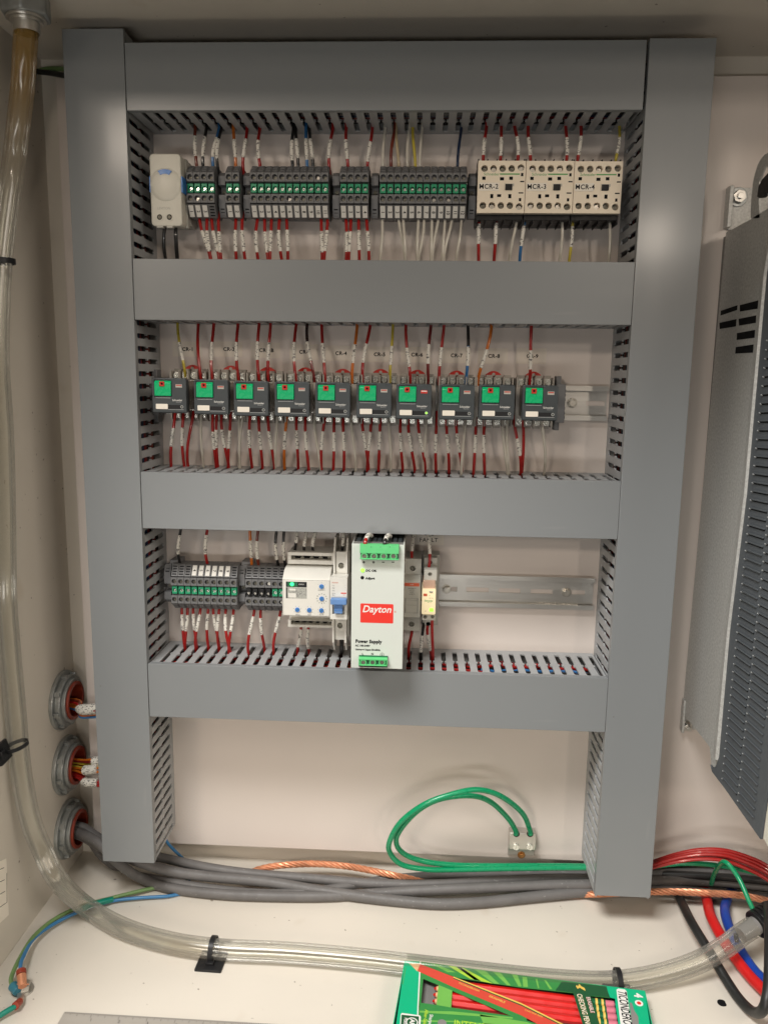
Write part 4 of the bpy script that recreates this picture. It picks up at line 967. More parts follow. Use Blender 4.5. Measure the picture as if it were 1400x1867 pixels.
# row 3 down
for xa, xb, yb in ((280,296,785),(315,300,785),(350,372,785),(395,366,790),(443,445,785),(475,512,790),(512,510,790),(553,582,815),(602,572,815)):
    x1, y1 = k7(xa, 555); x2, y2 = k7(xb, yb); wire(3, 0, 'red', x1, y1, x2, y2, (k7(0, 577)[1], k7(0, 672)[1]), Yd=-26)
for xa, xb, ya, yb, s0, s1 in ((730,693,565,820,595,702),(770,795,565,800,595,690),(893,850,565,815,588,682),(1022,1000,660,812,672,775),(1068,1072,660,812,672,785)):
    x1, y1 = k7(xa, ya); x2, y2 = k7(xb, yb); wire(3, 0, 'red', x1, y1, x2, y2, (k7(0, s0)[1], k7(0, s1)[1]), Yd=-30)
x1, y1 = k7(1272, 730); x2, y2 = k7(1270, 828); wire(3, 0, 'black', x1, y1, x2, y2, None, Yd=-38, r=2.1)
for c, xa, ya, xb, yb, sl in (('red',815,1070,780,1310,None),('black',930,975,900,1325,(1100,1270)),('red',965,1030,1000,1305,(1100,1265)),('red',1010,975,1018,1340,None)):
    x1, y1 = k9(xa, ya); x2, y2 = k9(xb, yb); wire(3, 0, c, x1, y1, x2, y2, (k9(0, sl[0])[1], k9(0, sl[1])[1]) if sl else None, Yd=-36 if xa != 1010 else -46)

ZS = {(1,1): 185.1, (2,1): 0.0, (2,0): -146.7, (3,0): -343.6}
GROUPNAME = {(1,1): 'wires between the top duct and top row devices', (1,0): 'wires below the top row devices', (2,1): 'wires above the relays', (2,0): 'wires below the relays', (3,1): 'wires above the lowest row devices', (3,0): 'wires below the lowest row devices'}
def anchor(row, x):
    L_ = {1: anchors1, 2: anchors2, 3: anchors3}[row]
    for a, b_, n_ in L_:
        if a <= x < b_: return n_
    return min(L_, key=lambda q_: min(abs(q_[0]-x), abs(q_[1]-x)))[2]
keys = {}
for i, w_ in enumerate(WIRES): keys.setdefault((w_[0], w_[1], w_[2], w_[7] is not None, anchor(w_[0], w_[3])), []).append((w_[3], i))
for k in keys: keys[k].sort()
for i, (row, up, c, x1, y1, x2, y2, sl, Yd, r, c2) in enumerate(WIRES):
    A_ = P(x1, y1, Yd); s = 1 if up else -1; key = (row, up)
    if key in ZS:
        B_ = hit(x2, y2, 2, ZS[key]); B_.y = max(-62, min(-12, B_.y)); B_ = Vector((hit(x2, y2, 1, B_.y).x, B_.y, ZS[key])); ext = 9
    else:
        B_ = P(x2, y2, -34); ext = 22
    r = r or (1.55 if c in ('red','black','brown','orange','darkred','blue') else 1.4)
    n_ = 16; L3 = []
    wob = random.uniform(-1.2, 1.2); bul = random.uniform(2, 6)
    lo = A_+Vector((0, 4, -s*7)); L3.append(lo)
    for j in range(n_+1):
        t_ = j/n_; e = t_*t_*(3-2*t_)*.75+.25*t_
        L3.append(Vector((A_.x+(B_.x-A_.x)*e+wob*math.sin(PI*t_), A_.y+(B_.y-A_.y)*e-bul*math.sin(PI*t_), A_.z+(B_.z-A_.z)*t_)))
    L3.append(B_+Vector((0, 1, s*ext)))
    kk = (row, up, c, sl is not None, anchor(row, x1)); lst = keys[kk]; pos = [q_[1] for q_ in lst].index(i)
    cn = {'darkred': 'dark brown', 'navy': 'dark blue', 'cream': 'cream'}.get(c, c)
    if c2: cn = 'black and '+('blue' if c == 'blue' else 'brown')
    lab = f"{cn} wire {'with white sleeve' if sl else 'without sleeve'} {'above' if up else 'below'} the {kk[4].replace('the ', '')}"
    if len(lst) > 1: lab += f", {ORD[pos]} from left"
    t_ = thing('wire', lab, 'wire', A_, GROUPNAME[key])
    MB().tube(L3, r, 9).build('insulation', W[c], t_)
    if sl:
        f0, f1 = sorted(((sl[0]-y1)/(y2-y1), (sl[1]-y1)/(y2-y1))); f0, f1 = max(.0, f0), min(1, f1); off = random.uniform(-.02, .02)
        pts = []
        for j in range(9):
            q_ = (f0+(f1-f0)*j/8+off)*n_+1; q_ = max(0, min(n_+1.99, q_)); a0 = int(q_); pts.append(L3[a0].lerp(L3[min(a0+1, n_+2)], q_-a0))
        MB().tube(pts, r*1.17, 10).build('marker_sleeve', sleeve, t_)
        if c2:
            a0 = int(f1*n_+1); MB().tube(L3[a0:], r*1.03, 9).build('dark_upper_part', W[c2], t_)

# ================================================================ conduit bushings on the left wall
def wcirc(pxl, pyc, pyt, pyb): 
    yl = hit(pxl, pyc, 0, LW).y; zt_, zb_ = hit(pxl+18, pyt, 0, LW).z, hit(pxl+18, pyb, 0, LW).z
    return yl, (zt_+zb_)/2
BU = []
for (pxl, pyc, pt, pb, lab) in ((88,1285,1227,1338,'top metal conduit bushing on left wall, orange wires coming through'),(93,1402,1345,1459,'middle metal conduit bushing on left wall, sleeved wire bundles inside'),(97,1520,1461,1577,'bottom metal conduit bushing on left wall, grey cables coming through')):
    yl, zc = wcirc(pxl, pyc, pt, pb); R_ = 33.0; yc = yl+R_; BU.append((yc, zc)); X0 = LW
    t = thing('conduit_bushing', lab, 'conduit fitting', (X0, yc, zc), 'three conduit bushings on the left wall')
    b = MB().ring((X0, yc, zc), 0, 24, R_, 0, 4, 40); b.build('flange', castz, t, bevel=.6)
    MB().ring((X0, yc, zc), 0, 22.5, 28.5, 4, 10, 40).build('lock_nut', castz, t, bevel=.8)
    MB().ring((X0, yc, zc), 0, 21.0, 24.5, 10, 14, 40).build('threaded_collar', castz, t, bevel=.6)
    for k in range(8):
        an = 2*PI*k/8+.2; c, s_ = math.cos(an), math.sin(an); pts = []
        for (rr_, tt) in ((27.5, -.09), (31.0, -.09), (31.0, .09), (27.5, .09)): pts.append((X0+4, yc+rr_*math.cos(an+tt), zc+rr_*math.sin(an+tt)))
        MB().slab(pts, (5.5, 0, 0)).build('lug', castz, t, bevel=.5)
    MB().ring((X0, yc, zc), 0, 17.5, 21.2, 2, 16.5, 40).build('insulating_throat', redbush, t, bevel=.8)
    MB().cyl((X0+.5, yc, zc), (X0+1.2, yc, zc), 20, 32).build('dark_bore', darkhole, t)
def bundle(pts, c_list, r, spread, lab, slv=None, m=None):
    t_ = thing('wire_bundle', lab, 'wire bundle', pts[0], 'wire bundles coming through the left wall'); base = spline(pts, 6)
    for i, c in enumerate(c_list):
        a = 2*PI*i/len(c_list); rr_ = spread*(0.55 if i % 3 else 1); o = Vector((0, math.cos(a)*rr_, math.sin(a)*rr_))
        MB().tube([p+o*(1+.25*math.sin(j*.6+i)) for j, p in enumerate(base)], r, 7).build('strand', W[c], t_)
    if slv:
        i0, i1 = int(slv[0]*len(base)), int(slv[1]*len(base)); MB().tube(base[i0:i1+1], spread+r+.6, 14).build('marker_sleeve', sleeve2, t_)
sleeve2 = mat('printed_bundle_sleeve', (0.74, 0.71, 0.64), 0.5, var=0.04, vscale=200, bump=.4, bscale=300)
specks(sleeve2, 520, 0.57, (0.05, 0.045, 0.05), 0.03, 0.85, stretch=(.8, 1, 1.6))
def through(px0, py0, px1, py1, by, bz, dy=0, dz=0):
    a = Vector((LW-10, by+dy, bz+dz)); q = P(px0, py0, by-4); r_ = P(px1, py1, -32)
    return [a, Vector((LW+14, by+dy*1., bz+dz)), q.lerp(r_, .25), q.lerp(r_, .6), r_, r_+Vector((8, 4, 0))]
y_, z_ = BU[0]
bundle([(LW-8, y_, z_-2), (LW+20, y_-4, z_+0), P(150, 1293, y_-10), P(178, 1292, y_-14), P(200, 1290, -30)], ['darkred','orange','brown','red','orange','yellow'], 1.3, 4.2, 'dark wires under a wide white sleeve leaving the top bushing', (.42, .78))
bundle([(LW-8, y_+2, z_-7), (LW+20, y_-4, z_-8), P(150, 1305, y_-10), P(178, 1303, y_-12), P(200, 1302, -30)], ['orange','orange','orange','blue','brown'], 1.4, 2.4, 'orange and blue wires leaving the top bushing below wide sleeve', None)
y_, z_ = BU[1]
bundle([(LW-8, y_, z_+6), (LW+20, y_-2, z_+6), P(168, 1388, y_-8), P(185, 1386, y_-10), P(205, 1384, -30)], ['yellow','orange','darkred','yellow'], 1.3, 3.0, 'yellow and orange bundle leaving the middle bushing, uppermost of three', (.55, .85))
bundle([(LW-8, y_-2, z_), (LW+20, y_-6, z_-1), P(158, 1404, y_-12), P(180, 1401, y_-14), P(205, 1398, -34)], ['orange','yellow','orange','orange','red'], 1.3, 3.4, 'orange bundle with white sleeve leaving the middle bushing, centre of three', (.45, .75))
bundle([(LW-8, y_-2, z_-8), (LW+20, y_-6, z_-10), P(158, 1426, y_-12), P(180, 1427, y_-14), P(205, 1428, -34)], ['orange','red','red','red','red'], 1.6, 2.8, 'red bundle with white sleeve leaving middle bushing, lowest of three', (.42, .72))

# ================================================================ cables along the bottom
def cable(name, pts, r, m, lab, cat='cable', group=None, n=12, k=7):
    o = MB().tube(spline(pts, k), r, n).build(name, m); return tag(o, lab, cat, group)
y_, z_ = BU[2]
def G(px, py, z): return hit(px, py, 2, z)
gg = 'grey cables along the bottom of the enclosure'
st = Vector((LW-6, y_, z_+3))
cable('grey_cable', [st, Vector((LW+18, y_, z_+2)), P(185, 1530, -22), P(245, 1552, -18), P(305, 1566, -14), G(380, 1582, -600), G(460, 1593, -604), G(560, 1601, -606), G(680, 1611, -609), G(800, 1612, -608), G(900, 1606, -608), G(1000, 1602, -606), G(1090, 1601, -604), G(1190, 1594, -600), G(1290, 1592, -600), G(1420, 1606, -604)], 5.2, greywire, 'upper grey cable from the bottom bushing, rearmost along the floor', 'cable', gg)
cable('grey_cable', [st+Vector((0,-5,-6)), Vector((LW+18, y_-5, z_-5)), P(190, 1546, -34), P(250, 1570, -36), P(310, 1588, -38), G(380, 1598, -604), G(480, 1607, -606), G(560, 1620, -609), G(640, 1632, -611), G(720, 1642, -612), G(800, 1648, -612), G(880, 1645, -612), G(980, 1634, -611), G(1080, 1625, -610), G(1200, 1622, -609), G(1300, 1630, -609), G(1420, 1640, -609)], 5.6, greywire, 'grey cable sagging lowest and nearest in the middle of the floor', 'cable', gg)
cable('grey_cable', [st+Vector((0,-6,4)), Vector((LW+18, y_-8, z_+0)), P(180, 1536, -48), P(215, 1572, -58), G(255, 1600, -608), G(310, 1619, -612), G(400, 1630, -612), G(500, 1634, -612), G(600, 1634, -612), G(700, 1628, -612.5), G(800, 1622, -607), G(900, 1618, -605), G(1000, 1614, -604), G(1090, 1612, -603), G(1200, 1606, -602), G(1310, 1609, -603), G(1420, 1620, -603)], 5.4, greywire, 'grey cable bending out in front below the left duct end', 'cable', gg)
cable('grey_cable', [st+Vector((0,6,-6)), Vector((LW+18, y_+4, z_-6)), P(185, 1560, -10), P(230, 1590, -14), G(300, 1606, -611), G(400, 1622, -612), G(500, 1629, -612), G(600, 1621, -611), G(700, 1604, -611), G(800, 1596, -611), G(900, 1593, -611), G(1000, 1592, -611), G(1090, 1592, -611), G(1200, 1586, -609), G(1300, 1584, -609), G(1420, 1596, -609)], 4.6, greywire, 'thinner grey cable crossing behind the others, mostly hidden', 'cable', gg)
cable('black_cable', [G(1060, 1600, -612), G(1150, 1598, -608), G(1200, 1594, -600), G(1260, 1596, -596), G(1330, 1600, -594), G(1430, 1610, -594)], 4.2, thickblack, 'black cable between grey cables at the right of the right duct', 'cable')
def braid(pts, R_, rs, n, pitch, lab):
    base = spline(pts, 10); t_ = thing('copper_braid', lab, 'bare copper conductor', base[0]); d = [0]
    for a, b_ in zip(base, base[1:]): d.append(d[-1]+(b_-a).length)
    fine = []; m_ = int(d[-1]/2.2)
    for k in range(m_+1):
        s_ = d[-1]*k/m_; j = max(0, min(len(base)-2, next((q for q in range(len(d)) if d[q] >= s_), len(d)-1)-1)); f = (s_-d[j])/max(1e-6, d[j+1]-d[j]); fine.append((base[j].lerp(base[j+1], f), s_, (base[j+1]-base[j]).normalized()))
    for i in range(n):
        pts_ = []
        for p, s_, tn in fine:
            a = Vector((0,0,1)); a = (a-tn*a.dot(tn)).normalized(); b_ = tn.cross(a); an = 2*PI*(i/n+s_/pitch)
            pts_.append(p+(a*math.cos(an)+b_*math.sin(an))*R_)
        MB().tube(pts_, rs, 6).build('strand', copper, t_)
braid([G(445, 1598, -612), G(470, 1586, -604), G(510, 1578, -600), G(570, 1575, -599), G(630, 1579, -600), G(690, 1590, -602), G(745, 1602, -606), G(790, 1614, -612)], 2.3, 1.5, 5, 34, 'bare twisted copper conductor arching above the grey cables in the middle')
braid([G(990, 1630, -619), G(1050, 1630, -614), G(1090, 1630, -607), G(1130, 1628, -600), G(1185, 1626, -598), G(1240, 1626, -598), G(1300, 1629, -598), G(1360, 1634, -598), G(1430, 1650, -598)], 2.3, 1.5, 5, 34, 'bare twisted copper conductor emerging right of the right duct')

# ground lug and its green wires
t = thing('ground_lug', 'silver two-hole ground lug on the backplate holding two green wires', 'ground lug', (451, 0, -567))
a, b_ = P(929, 1518, -12), P(975, 1568, -12); zm = P(950, 1550, -12).z
b = MB(); xm = (a.x+b_.x)/2; zs_ = P(950, 1535, -12).z
b.box(a.x, b_.x, -.2, -12, zm, a.z); b.build('body', steel, t, bevel=.8)
MB().box(a.x, b_.x, -.2, -4, b_.z, zm).build('base', steel, t, bevel=.4)
for u in (940, 965):
    p = P(u, 1543, -12); MB().screw((p.x, -12, p.z), 3.6, h=2.6, slot=.6, ang=.5).build('clamp_screw', brightscrew, t)
    p = P(u+1, 1522, -12); MB().cyl((p.x, -12.3, p.z+1), (p.x, -11, p.z+1), 3.6, 18).build('wire_hole', darkhole, t)
p = P(950, 1560, -4); MB().cyl((p.x, -4, p.z+1), (p.x, -4.6, p.z+1), 4.4, 20).cyl((p.x, -4.6, p.z+1), (p.x, -6.6, p.z+1), 2.8, 6).build('mounting_screw', brass, t, bevel=.3)
kc = K(380, 1380, 2.258)
def gl(L_, depth): return [P(*kc(x, y), d) for (x, y), d in zip(L_, depth)]
A1 = [(1325,318),(1322,300),(1290,230),(1200,160),(1100,135),(980,160),(880,200),(790,270),(745,350),(750,400),(800,445),(900,463),(1000,464),(1200,460),(1400,457),(1580,455),(1700,452)]
cable('green_wire', gl(A1, [-13,-15,-28,-44,-55,-62,-64,-60,-54,-46,-40,-34,-30,-26,-24,-24,-24]), 2.9, greenwire, 'green wire from the ground lug, outer and wider loop', 'wire', 'green ground wires looping from the lug')
B1 = [(1265,318),(1262,300),(1230,250),(1160,185),(1080,160),(960,172),(870,215),(800,285),(772,345),(800,395),(880,428),(1000,444),(1150,448),(1400,448),(1580,450),(1700,448)]
cable('green_wire', gl(B1, [-13,-15,-24,-36,-46,-52,-54,-52,-46,-38,-32,-28,-24,-20,-20,-20]), 2.9, greenwire, 'green wire from the ground lug, inner and smaller loop', 'wire', 'green ground wires looping from the lug')

# right-hand bundle
rg = 'red wires arching over the cables at right'
for i, (dy, dd, lab) in enumerate(((0,0,'uppermost'),(6,3,'second from top'),(12,7,'middle'),(17,2,'fourth from top'),(23,8,'lowest'))):
    cable('red_wire', [P(1150, 1585+dy*.2, -30-dd), P(1190, 1571+dy*.45, -34-dd), P(1230, 1558+dy*.6, -40-dd), P(1275, 1549+dy*.75, -46-dd), P(1320, 1550+dy*.85, -52-dd), P(1365, 1563+dy, -58-dd), P(1400, 1580+dy*1.1, -64-dd), P(1440, 1612+dy*1.2, -70-dd)], 1.9, W['red'], f'thin red wire arching beside the right duct, {lab} of five', 'wire', rg, n=9)
cable('green_wire', [P(1150, 1586, -24), P(1195, 1579, -30), P(1250, 1574, -38), P(1310, 1578, -44), P(1370, 1590, -50), P(1430, 1606, -55)], 2.6, greenwire, 'green wire running level under the red wires at right', 'wire')
cable('green_wire', [P(1296, 1612, -22), P(1303, 1590, -40), P(1320, 1571, -66), P(1345, 1600, -80), P(1368, 1650, -100), P(1395, 1705, -118), P(1420, 1760, -130)], 2.4, greenwire, 'green wire hanging steeply in front of the cables at lower right', 'wire')
def thick(L_, zs_, r, m, lab, cat='cable'): cable('power_cable', [G(x, y, z) for (x, y), z in zip(L_, zs_)], r, m, lab, cat, 'thick power cables at the lower right')
thick([(1225,1610),(1242,1645),(1261,1683),(1292,1734),(1323,1786),(1349,1824),(1375,1846),(1393,1836),(1401,1786),(1402,1700),(1400,1650)], [-615,-608,-600,-603,-611,-613,-608,-590,-575,-560,-560], 4.7, thickblack, 'thick black power cable passing under the hose at lower right')
thick([(1280,1612),(1288,1640),(1295,1670),(1318,1714),(1340,1747),(1366,1780),(1394,1808),(1430,1840)], [-615,-610,-603,-606,-610,-611,-610,-606], 5.4, thickred, 'thick red power cable passing under the hose at lower right')
thick([(1336,1615),(1324,1642),(1321,1662),(1329,1692),(1349,1732),(1373,1768),(1398,1792),(1430,1815)], [-615,-611,-605,-607,-610,-611,-610,-606], 5.0, thickblue, 'thick blue power cable passing under the hose at lower right')

# clear drain hose
R_H = 9.8
hose = [(-9, P(50, 40, -118).y, 252), ]
hp = [hit(48, 60, 0, -12), hit(45, 110, 0, -17), hit(42, 160, 0, -23), hit(34, 230, 0, -32), hit(25, 300, 0, -42), hit(12, 390, 0, -49), hit(2, 480, 0, -53), hit(-3, 590, 0, -55), hit(-2, 680, 0, -55), hit(5, 790, 0, -55), hit(9, 930, 0, -55), hit(11, 1080, 0, -55), hit(18, 1180, 0, -55), hit(29, 1300, 0, -55), hit(38, 1400, 0, -53), hit(55, 1490, 0, -49), hit(78, 1550, 0, -40), hit(108, 1607, 0, -24)]
hp += [G(x, y, z) for x, y, z in ((160,1655,-606),(225,1692,-608),(310,1718,-608),(400,1731,-608),(520,1737,-608),(650,1748,-608),(800,1765,-608),(950,1782,-608),(1050,1790,-608),(1125,1790,-608),(1200,1778,-606),(1270,1755,-600),(1320,1727,-592),(1352,1703,-584),(1372,1690,-580))]
base = spline([hp[0]+Vector((1, 0, 14))]+hp, 8)
t = thing('clear_hose', 'clear vinyl drain hose down the left wall and across the floor', 'hose', base[0])
MB().tube(base, R_H, 24, caps=False).build('outer_wall', vinyl, t, smooth=60)
MB().tube(base, R_H*.72, 20, caps=False).build('inner_wall', vinyl, t, smooth=60)
# hex nut on the ceiling
c = hp[0]; nx, ny = c.x+1, c.y
t = thing('hex_nut', 'large hexagonal metal nut on the ceiling where the hose begins', 'nut', (nx, ny, CE))
MB().cyl((nx, ny, CE-.1), (nx, ny, CE-19), 21, 6).build('nut', castz, t, bevel=1.6)
MB().ring((nx, ny, CE-19), 2, 11.0, 16, -2.2, 0, 30).ring((nx, ny, CE-21.2), 2, 10.6, 13.5, -2.0, 0, 30).build('thread', steel, t, bevel=.4)
MB().ring((nx, ny, CE-23), 2, 9.9, 10.8, -8, 0, 30).build('barb', steel, t)
# end fitting at right
e0, e1 = hp[-1], hp[-1]+(hp[-1]-hp[-2]).normalized()*30
t = thing('hose_fitting', 'black ribbed fitting at the right end of the clear hose', 'hose fitting', e0); dr = (e1-e0).normalized()
MB().cyl(e0-dr*16, e0+dr*6, 7.2, 24, r1=8.5).build('barb', greyboard, t, bevel=.5)
q = MB()
for k in range(5): q.cyl(e0+dr*(4+k*4.6), e0+dr*(7.6+k*4.6), 13.2, 28)
q.cyl(e0+dr*4, e0+dr*30, 12, 28); q.build('ribbed_collar', blackp, t, bevel=.4)
MB().ring((e0-dr*22)[:], 0, 2.6, 4.2, -1, 1, 16).build('drain_hole', blackp, t)
# tie mounts
def tie_mount(c, tn, nrm, lab, rr_=None, strap_only=False, bx=6.5, sz=13, hw=2.4):
    """adhesive base and a strap looped round the hose; c: hose centre, tn: hose direction, nrm: away from the surface"""
    c = Vector(c); tn = Vector(tn).normalized(); nrm = Vector(nrm); nrm = (nrm-tn*nrm.dot(tn)).normalized(); sd = tn.cross(nrm); rr_ = rr_ or R_H+1
    t_ = thing('cable_tie_mount', lab, 'cable tie', c-nrm*rr_, 'black cable tie mounts on the hose')
    if not strap_only:
        o = c-nrm*(rr_-.2)+sd*0; pts = [o+tn*a+sd*b_ for a, b_ in ((-sz,-sz+bx),(sz,-sz+bx),(sz,sz+bx),(-sz,sz+bx))]
        MB().slab(pts, nrm*3.2).build('adhesive_base', blackp, t_, bevel=.6)
        o2 = o+nrm*3.2+sd*bx*1.4; MB().slab([o2+tn*a+sd*b_ for a, b_ in ((-4,-3),(4,-3),(4,5),(-4,5))], nrm*3).build('tie_head', blackp, t_, bevel=.6)
    vs = []; n_ = 28
    for i in range(n_):
        an = 2*PI*i/n_
        for (q, hh) in ((rr_, -hw), (rr_, hw), (rr_+1.3, hw), (rr_+1.3, -hw)): vs.append(c+(nrm*math.cos(an)*1.0+sd*math.sin(an))*q+tn*hh)
    fs = [(i*4+k, i*4+(k+1)%4, ((i+1)%n_)*4+(k+1)%4, ((i+1)%n_)*4+k) for i in range(n_) for k in range(4)]
    MB().add(vs, fs).build('strap', blackp, t_)
tie_mount(G(389, 1730, -608), (1, -.03, 0), (0, 0, 1), 'black cable tie mount holding the hose at left on the floor')
tie_mount(G(1126, 1790, -608), (1, .02, 0), (0, 0, 1), 'black cable tie mount holding the hose behind the pencil box')
c = hit(30, 1360, 0, -50); tie_mount(c, (0.25, .05, -1), (1, 0, 0), 'black cable tie mount holding the hose on left wall', rr_=R_H+.35, bx=9, sz=9.5, hw=1.7)
c = hit(3, 476, 0, -52.5); tie_mount(c, (0, 0, -1), (1, 0, 0), 'thin black strap round the hose high on the left wall', strap_only=True)

# small wires on the floor and their bolted lugs
bolt = G(42, 1806, FL)
cable('pale_green_wire', [G(345, 1606, -616), G(300, 1615, -615), G(258, 1624, -613), G(205, 1637, -613), (G(150, 1652, -613)), G(100, 1676, -611), G(62, 1708, -608), G(38, 1745, -606), G(22, 1780, -609), G(22, 1795, -611)], 2.1, palegreen, 'pale green wire curving over the floor to the corner bolt', 'wire')
cable('blue_wire', [G(370, 1618, -616), G(335, 1628, -616), G(305, 1634, -615), G(255, 1637, -614), G(205, 1643, -614), G(150, 1660, -613.5), G(100, 1684, -613), G(62, 1712, -609), G(43, 1745, -603), G(38, 1762, -602), G(39, 1778, -602)], 1.8, skyblue, 'light blue wire curving over the floor to copper lug', 'wire')
cable('dark_green_wire', [G(150, 1657, -609), G(168, 1650, -610), G(188, 1644, -611), G(206, 1640, -613)], 3.0, teal, 'short dark green sleeve on the floor wires right of the hose', 'wire sleeve')
cable('teal_wire', [G(-20, 1866, -614), G(0, 1852, -613), G(16, 1842, -612), G(30, 1834, -612)], 2.4, teal, 'teal wire leaving the corner bolt toward the lower left', 'wire')
cable('blue_wire', [P(292, 1512, -20), P(305, 1535, -14), P(318, 1550, -8), P(335, 1566, 4)], 1.7, skyblue, 'thin blue wire hanging behind the left duct end', 'wire')
cable('blue_wire', [G(348, 1600, -612), G(344, 1608, -612), G(341, 1618, -612)], 1.6, skyblue, 'short scrap of blue wire on floor among the grey cables', 'wire')
cable('green_wire', [P(60, 133, 12), P(85, 126, 8), P(120, 126, -10), P(150, 130, -30)], 2.2, palegreen, 'dim pale green wire entering the top of the left duct', 'wire')
cable('black_wire', [P(66, 130, 10), P(90, 133, 4), P(120, 138, -12), P(150, 142, -30)], 2.6, thickblack, 'dim black wire entering the top of the left duct', 'wire')
t = thing('ground_bolt', 'floor bolt at the lower left corner with three crimped wire lugs', 'bolt', bolt)
MB().cyl(bolt, bolt+Vector((0,0,1.4)), 10, 28).build('washer', steel, t, bevel=.3); MB().cyl(bolt+Vector((0,0,1.4)), bolt+Vector((0,0,7)), 7.5, 6).build('nut', steel, t, bevel=.6); MB().cyl(bolt+Vector((0,0,7)), bolt+Vector((0,0,10)), 4, 16).build('stud', steel, t, bevel=.5)
q = G(40, 1778, -602); q2 = G(42, 1799, -606); MB().cyl(q, q2, 4.2, 18, r1=3.8).build('copper_lug', copper, t, bevel=.4); MB().slab([q2+Vector((-4, 4, -1)), q2+Vector((4, 4, -1)), bolt+Vector((5, -6, 10.2)), bolt+Vector((-5, -6, 10.2))], (0,0,1)).build('lug_tongue', copper, t); MB().cyl(q+(q-q2).normalized()*.5, q+(q-q2).normalized()*5, 4.4, 16).build('red_crimp', redbush, t, bevel=.4)
q = G(24, 1797, -610); MB().cyl(q, G(33, 1808, -611), 4.6, 16, r1=4.0).build('blue_crimp', darkglaze, t, bevel=.7); q = G(28, 1835, -611); q2 = G(38, 1825, -613); MB().cyl(q, q2, 3.6, 16, r1=3.0).build('red_crimp', redbush, t, bevel=.6); MB().slab([q2+Vector((-3.2, 0, 0)), bolt+Vector((-4, -2, 3)), bolt+Vector((4, -2, 3)), q2+Vector((3.2, -1, 0))], (0, 0, 1.2)).build('ring_tongue', steel, t)

# wall sticker at the lower left
t = thing('rating_label', 'white printed rating label on the left wall, cut by the photo edge', 'label', hit(5, 1620, 0, LW))
pts = [hit(x, y, 0, LW+.05) for x, y in ((-60, 1600), (12, 1565), (16.5, 1668), (-60, 1740))]
MB().slab(pts, (.2, 0, 0)).build('sheet', paper, t)
for (a, b_) in (((-50, 1606), (8, 1582)), ((-50, 1632), (9, 1604)), ((13, 1592), (13.5, 1645)), ((-50, 1690), (13.5, 1645)), ((-50, 1660), (10, 1625))):
    p_, q_ = hit(*a, 0, LW+.28), hit(*b_, 0, LW+.28); MB().cyl(p_, q_, .25, 6).build('printed_line', ink, t)

# steel ruler
a, b_ = G(118, 1845, -617), G(500, 1867, -617); ang = math.atan2(b_.y-a.y, b_.x-a.x)
a = Vector((20.5, -221.7, FL)); ux, uy = Vector((math.cos(-.02), math.sin(-.02), 0)), Vector((math.sin(.02), math.cos(.02), 0))
ux = (Vector((b_.x, b_.y, 0))-Vector((a.x, a.y, 0))).normalized(); uy = Vector((-ux.y, ux.x, 0))
t = thing('steel_ruler', 'worn steel ruler lying on the floor at the bottom edge', 'ruler', a)
MB().slab([a, a+ux*305, a+ux*305-uy*25, a-uy*25], (0, 0, 1.1)).build('blade', rulerm, t, bevel=.2)
q = MB()
for k in range(1, 290):
    L_ = 5.5 if k % 16 == 0 else (4 if k % 8 == 0 else (3 if k % 4 == 0 else 2)); o = a+ux*(k*25.4/16)+Vector((0,0,1.1))
    if k*25.4/16 < 300: q.slab([o, o+ux*.28, o+ux*.28-uy*L_, o-uy*L_], (0, 0, .04))
q.build('graduations', ink, t)
for k in range(1, 12): o = a+ux*(k*25.4+2)-uy*7.5+Vector((0,0,1.1)); text('numeral', str(k), 3, o, ink, t, ux=ux, uy=uy)

# dirt blob on the floor
p = G(1315, 1829, FL); b = MB(); n_ = 14
pts = [(p.x+(3.6+.5*math.sin(i*1.1))*math.cos(2*PI*i/n_), p.y+(4.8+.7*math.cos(i*.9))*math.sin(2*PI*i/n_)) for i in range(n_)]
tag(MB().prism(pts, FL, FL+.5, 2).build('dark_scrap', darkhole, None, bevel=.2), 'small black scrap on the floor below the thick black cable', 'scrap')
for i, (px, py) in enumerate(((1316,1822),)):
    pass

# ================================================================ pencil carton
ZC = -603.0
ka, kb = K(720, 1740, 5.833), K(950, 1740, 5.833)
def ga(x, y, z=ZC): return G(*ka(x, y), z)
def gb(x, y, z=ZC): return G(*kb(x, y), z)
tl, tr_ = ga(105, 68), gb(1312, 388)
bux = (tr_-tl).normalized(); bdn = Vector((bux.y, -bux.x, 0)).normalized()
if bdn.y > 0: bdn = -bdn
t = thing('pencil_carton', 'green carton of red checking pencils lying on the floor', 'pencil box', tl)
WB, HB = (tr_-tl).length, 92
def poly(pts, z0, th, name, m, par=None): return MB().slab([Vector((p.x, p.y, z0)) for p in pts], (0, 0, th)).build(name, m, par or t)
c0 = Vector((tl.x, tl.y, 0))
MB().slab([Vector((q.x, q.y, FL)) for q in (tl+bdn*.6+bux*.5, tr_+bdn*.6-bux*.5, tr_+bdn*HB-bux*.5, tl+bdn*HB+bux*.5)], (0, 0, 6.5)).build('tray', greyboard, t)
for (a, b_) in ((tl, tr_), (tl, tl+bdn*HB), (tr_, tr_+bdn*HB)):
    d = (b_-a).normalized(); nn = Vector((-d.y, d.x, 0))*.3
    MB().slab([Vector((q.x, q.y, FL+.1)) for q in (a-nn, b_-nn, b_+nn, a+nn)], (0, 0, -ZC*0+14.8)).build('side_panel', boxgreen, t)
T0 = ZC-.4
poly([ga(105,68), ga(268,74), ga(240,650), ga(236,900), ga(-10,900), ga(48,490)], T0, .4, 'end_panel', boxgreen)
poly([ga(262,74), ga(276,75), ga(250,560), ga(244,900), ga(230,900), ga(238,560)], T0+.42, .06, 'white_edge_line', whiteprint)
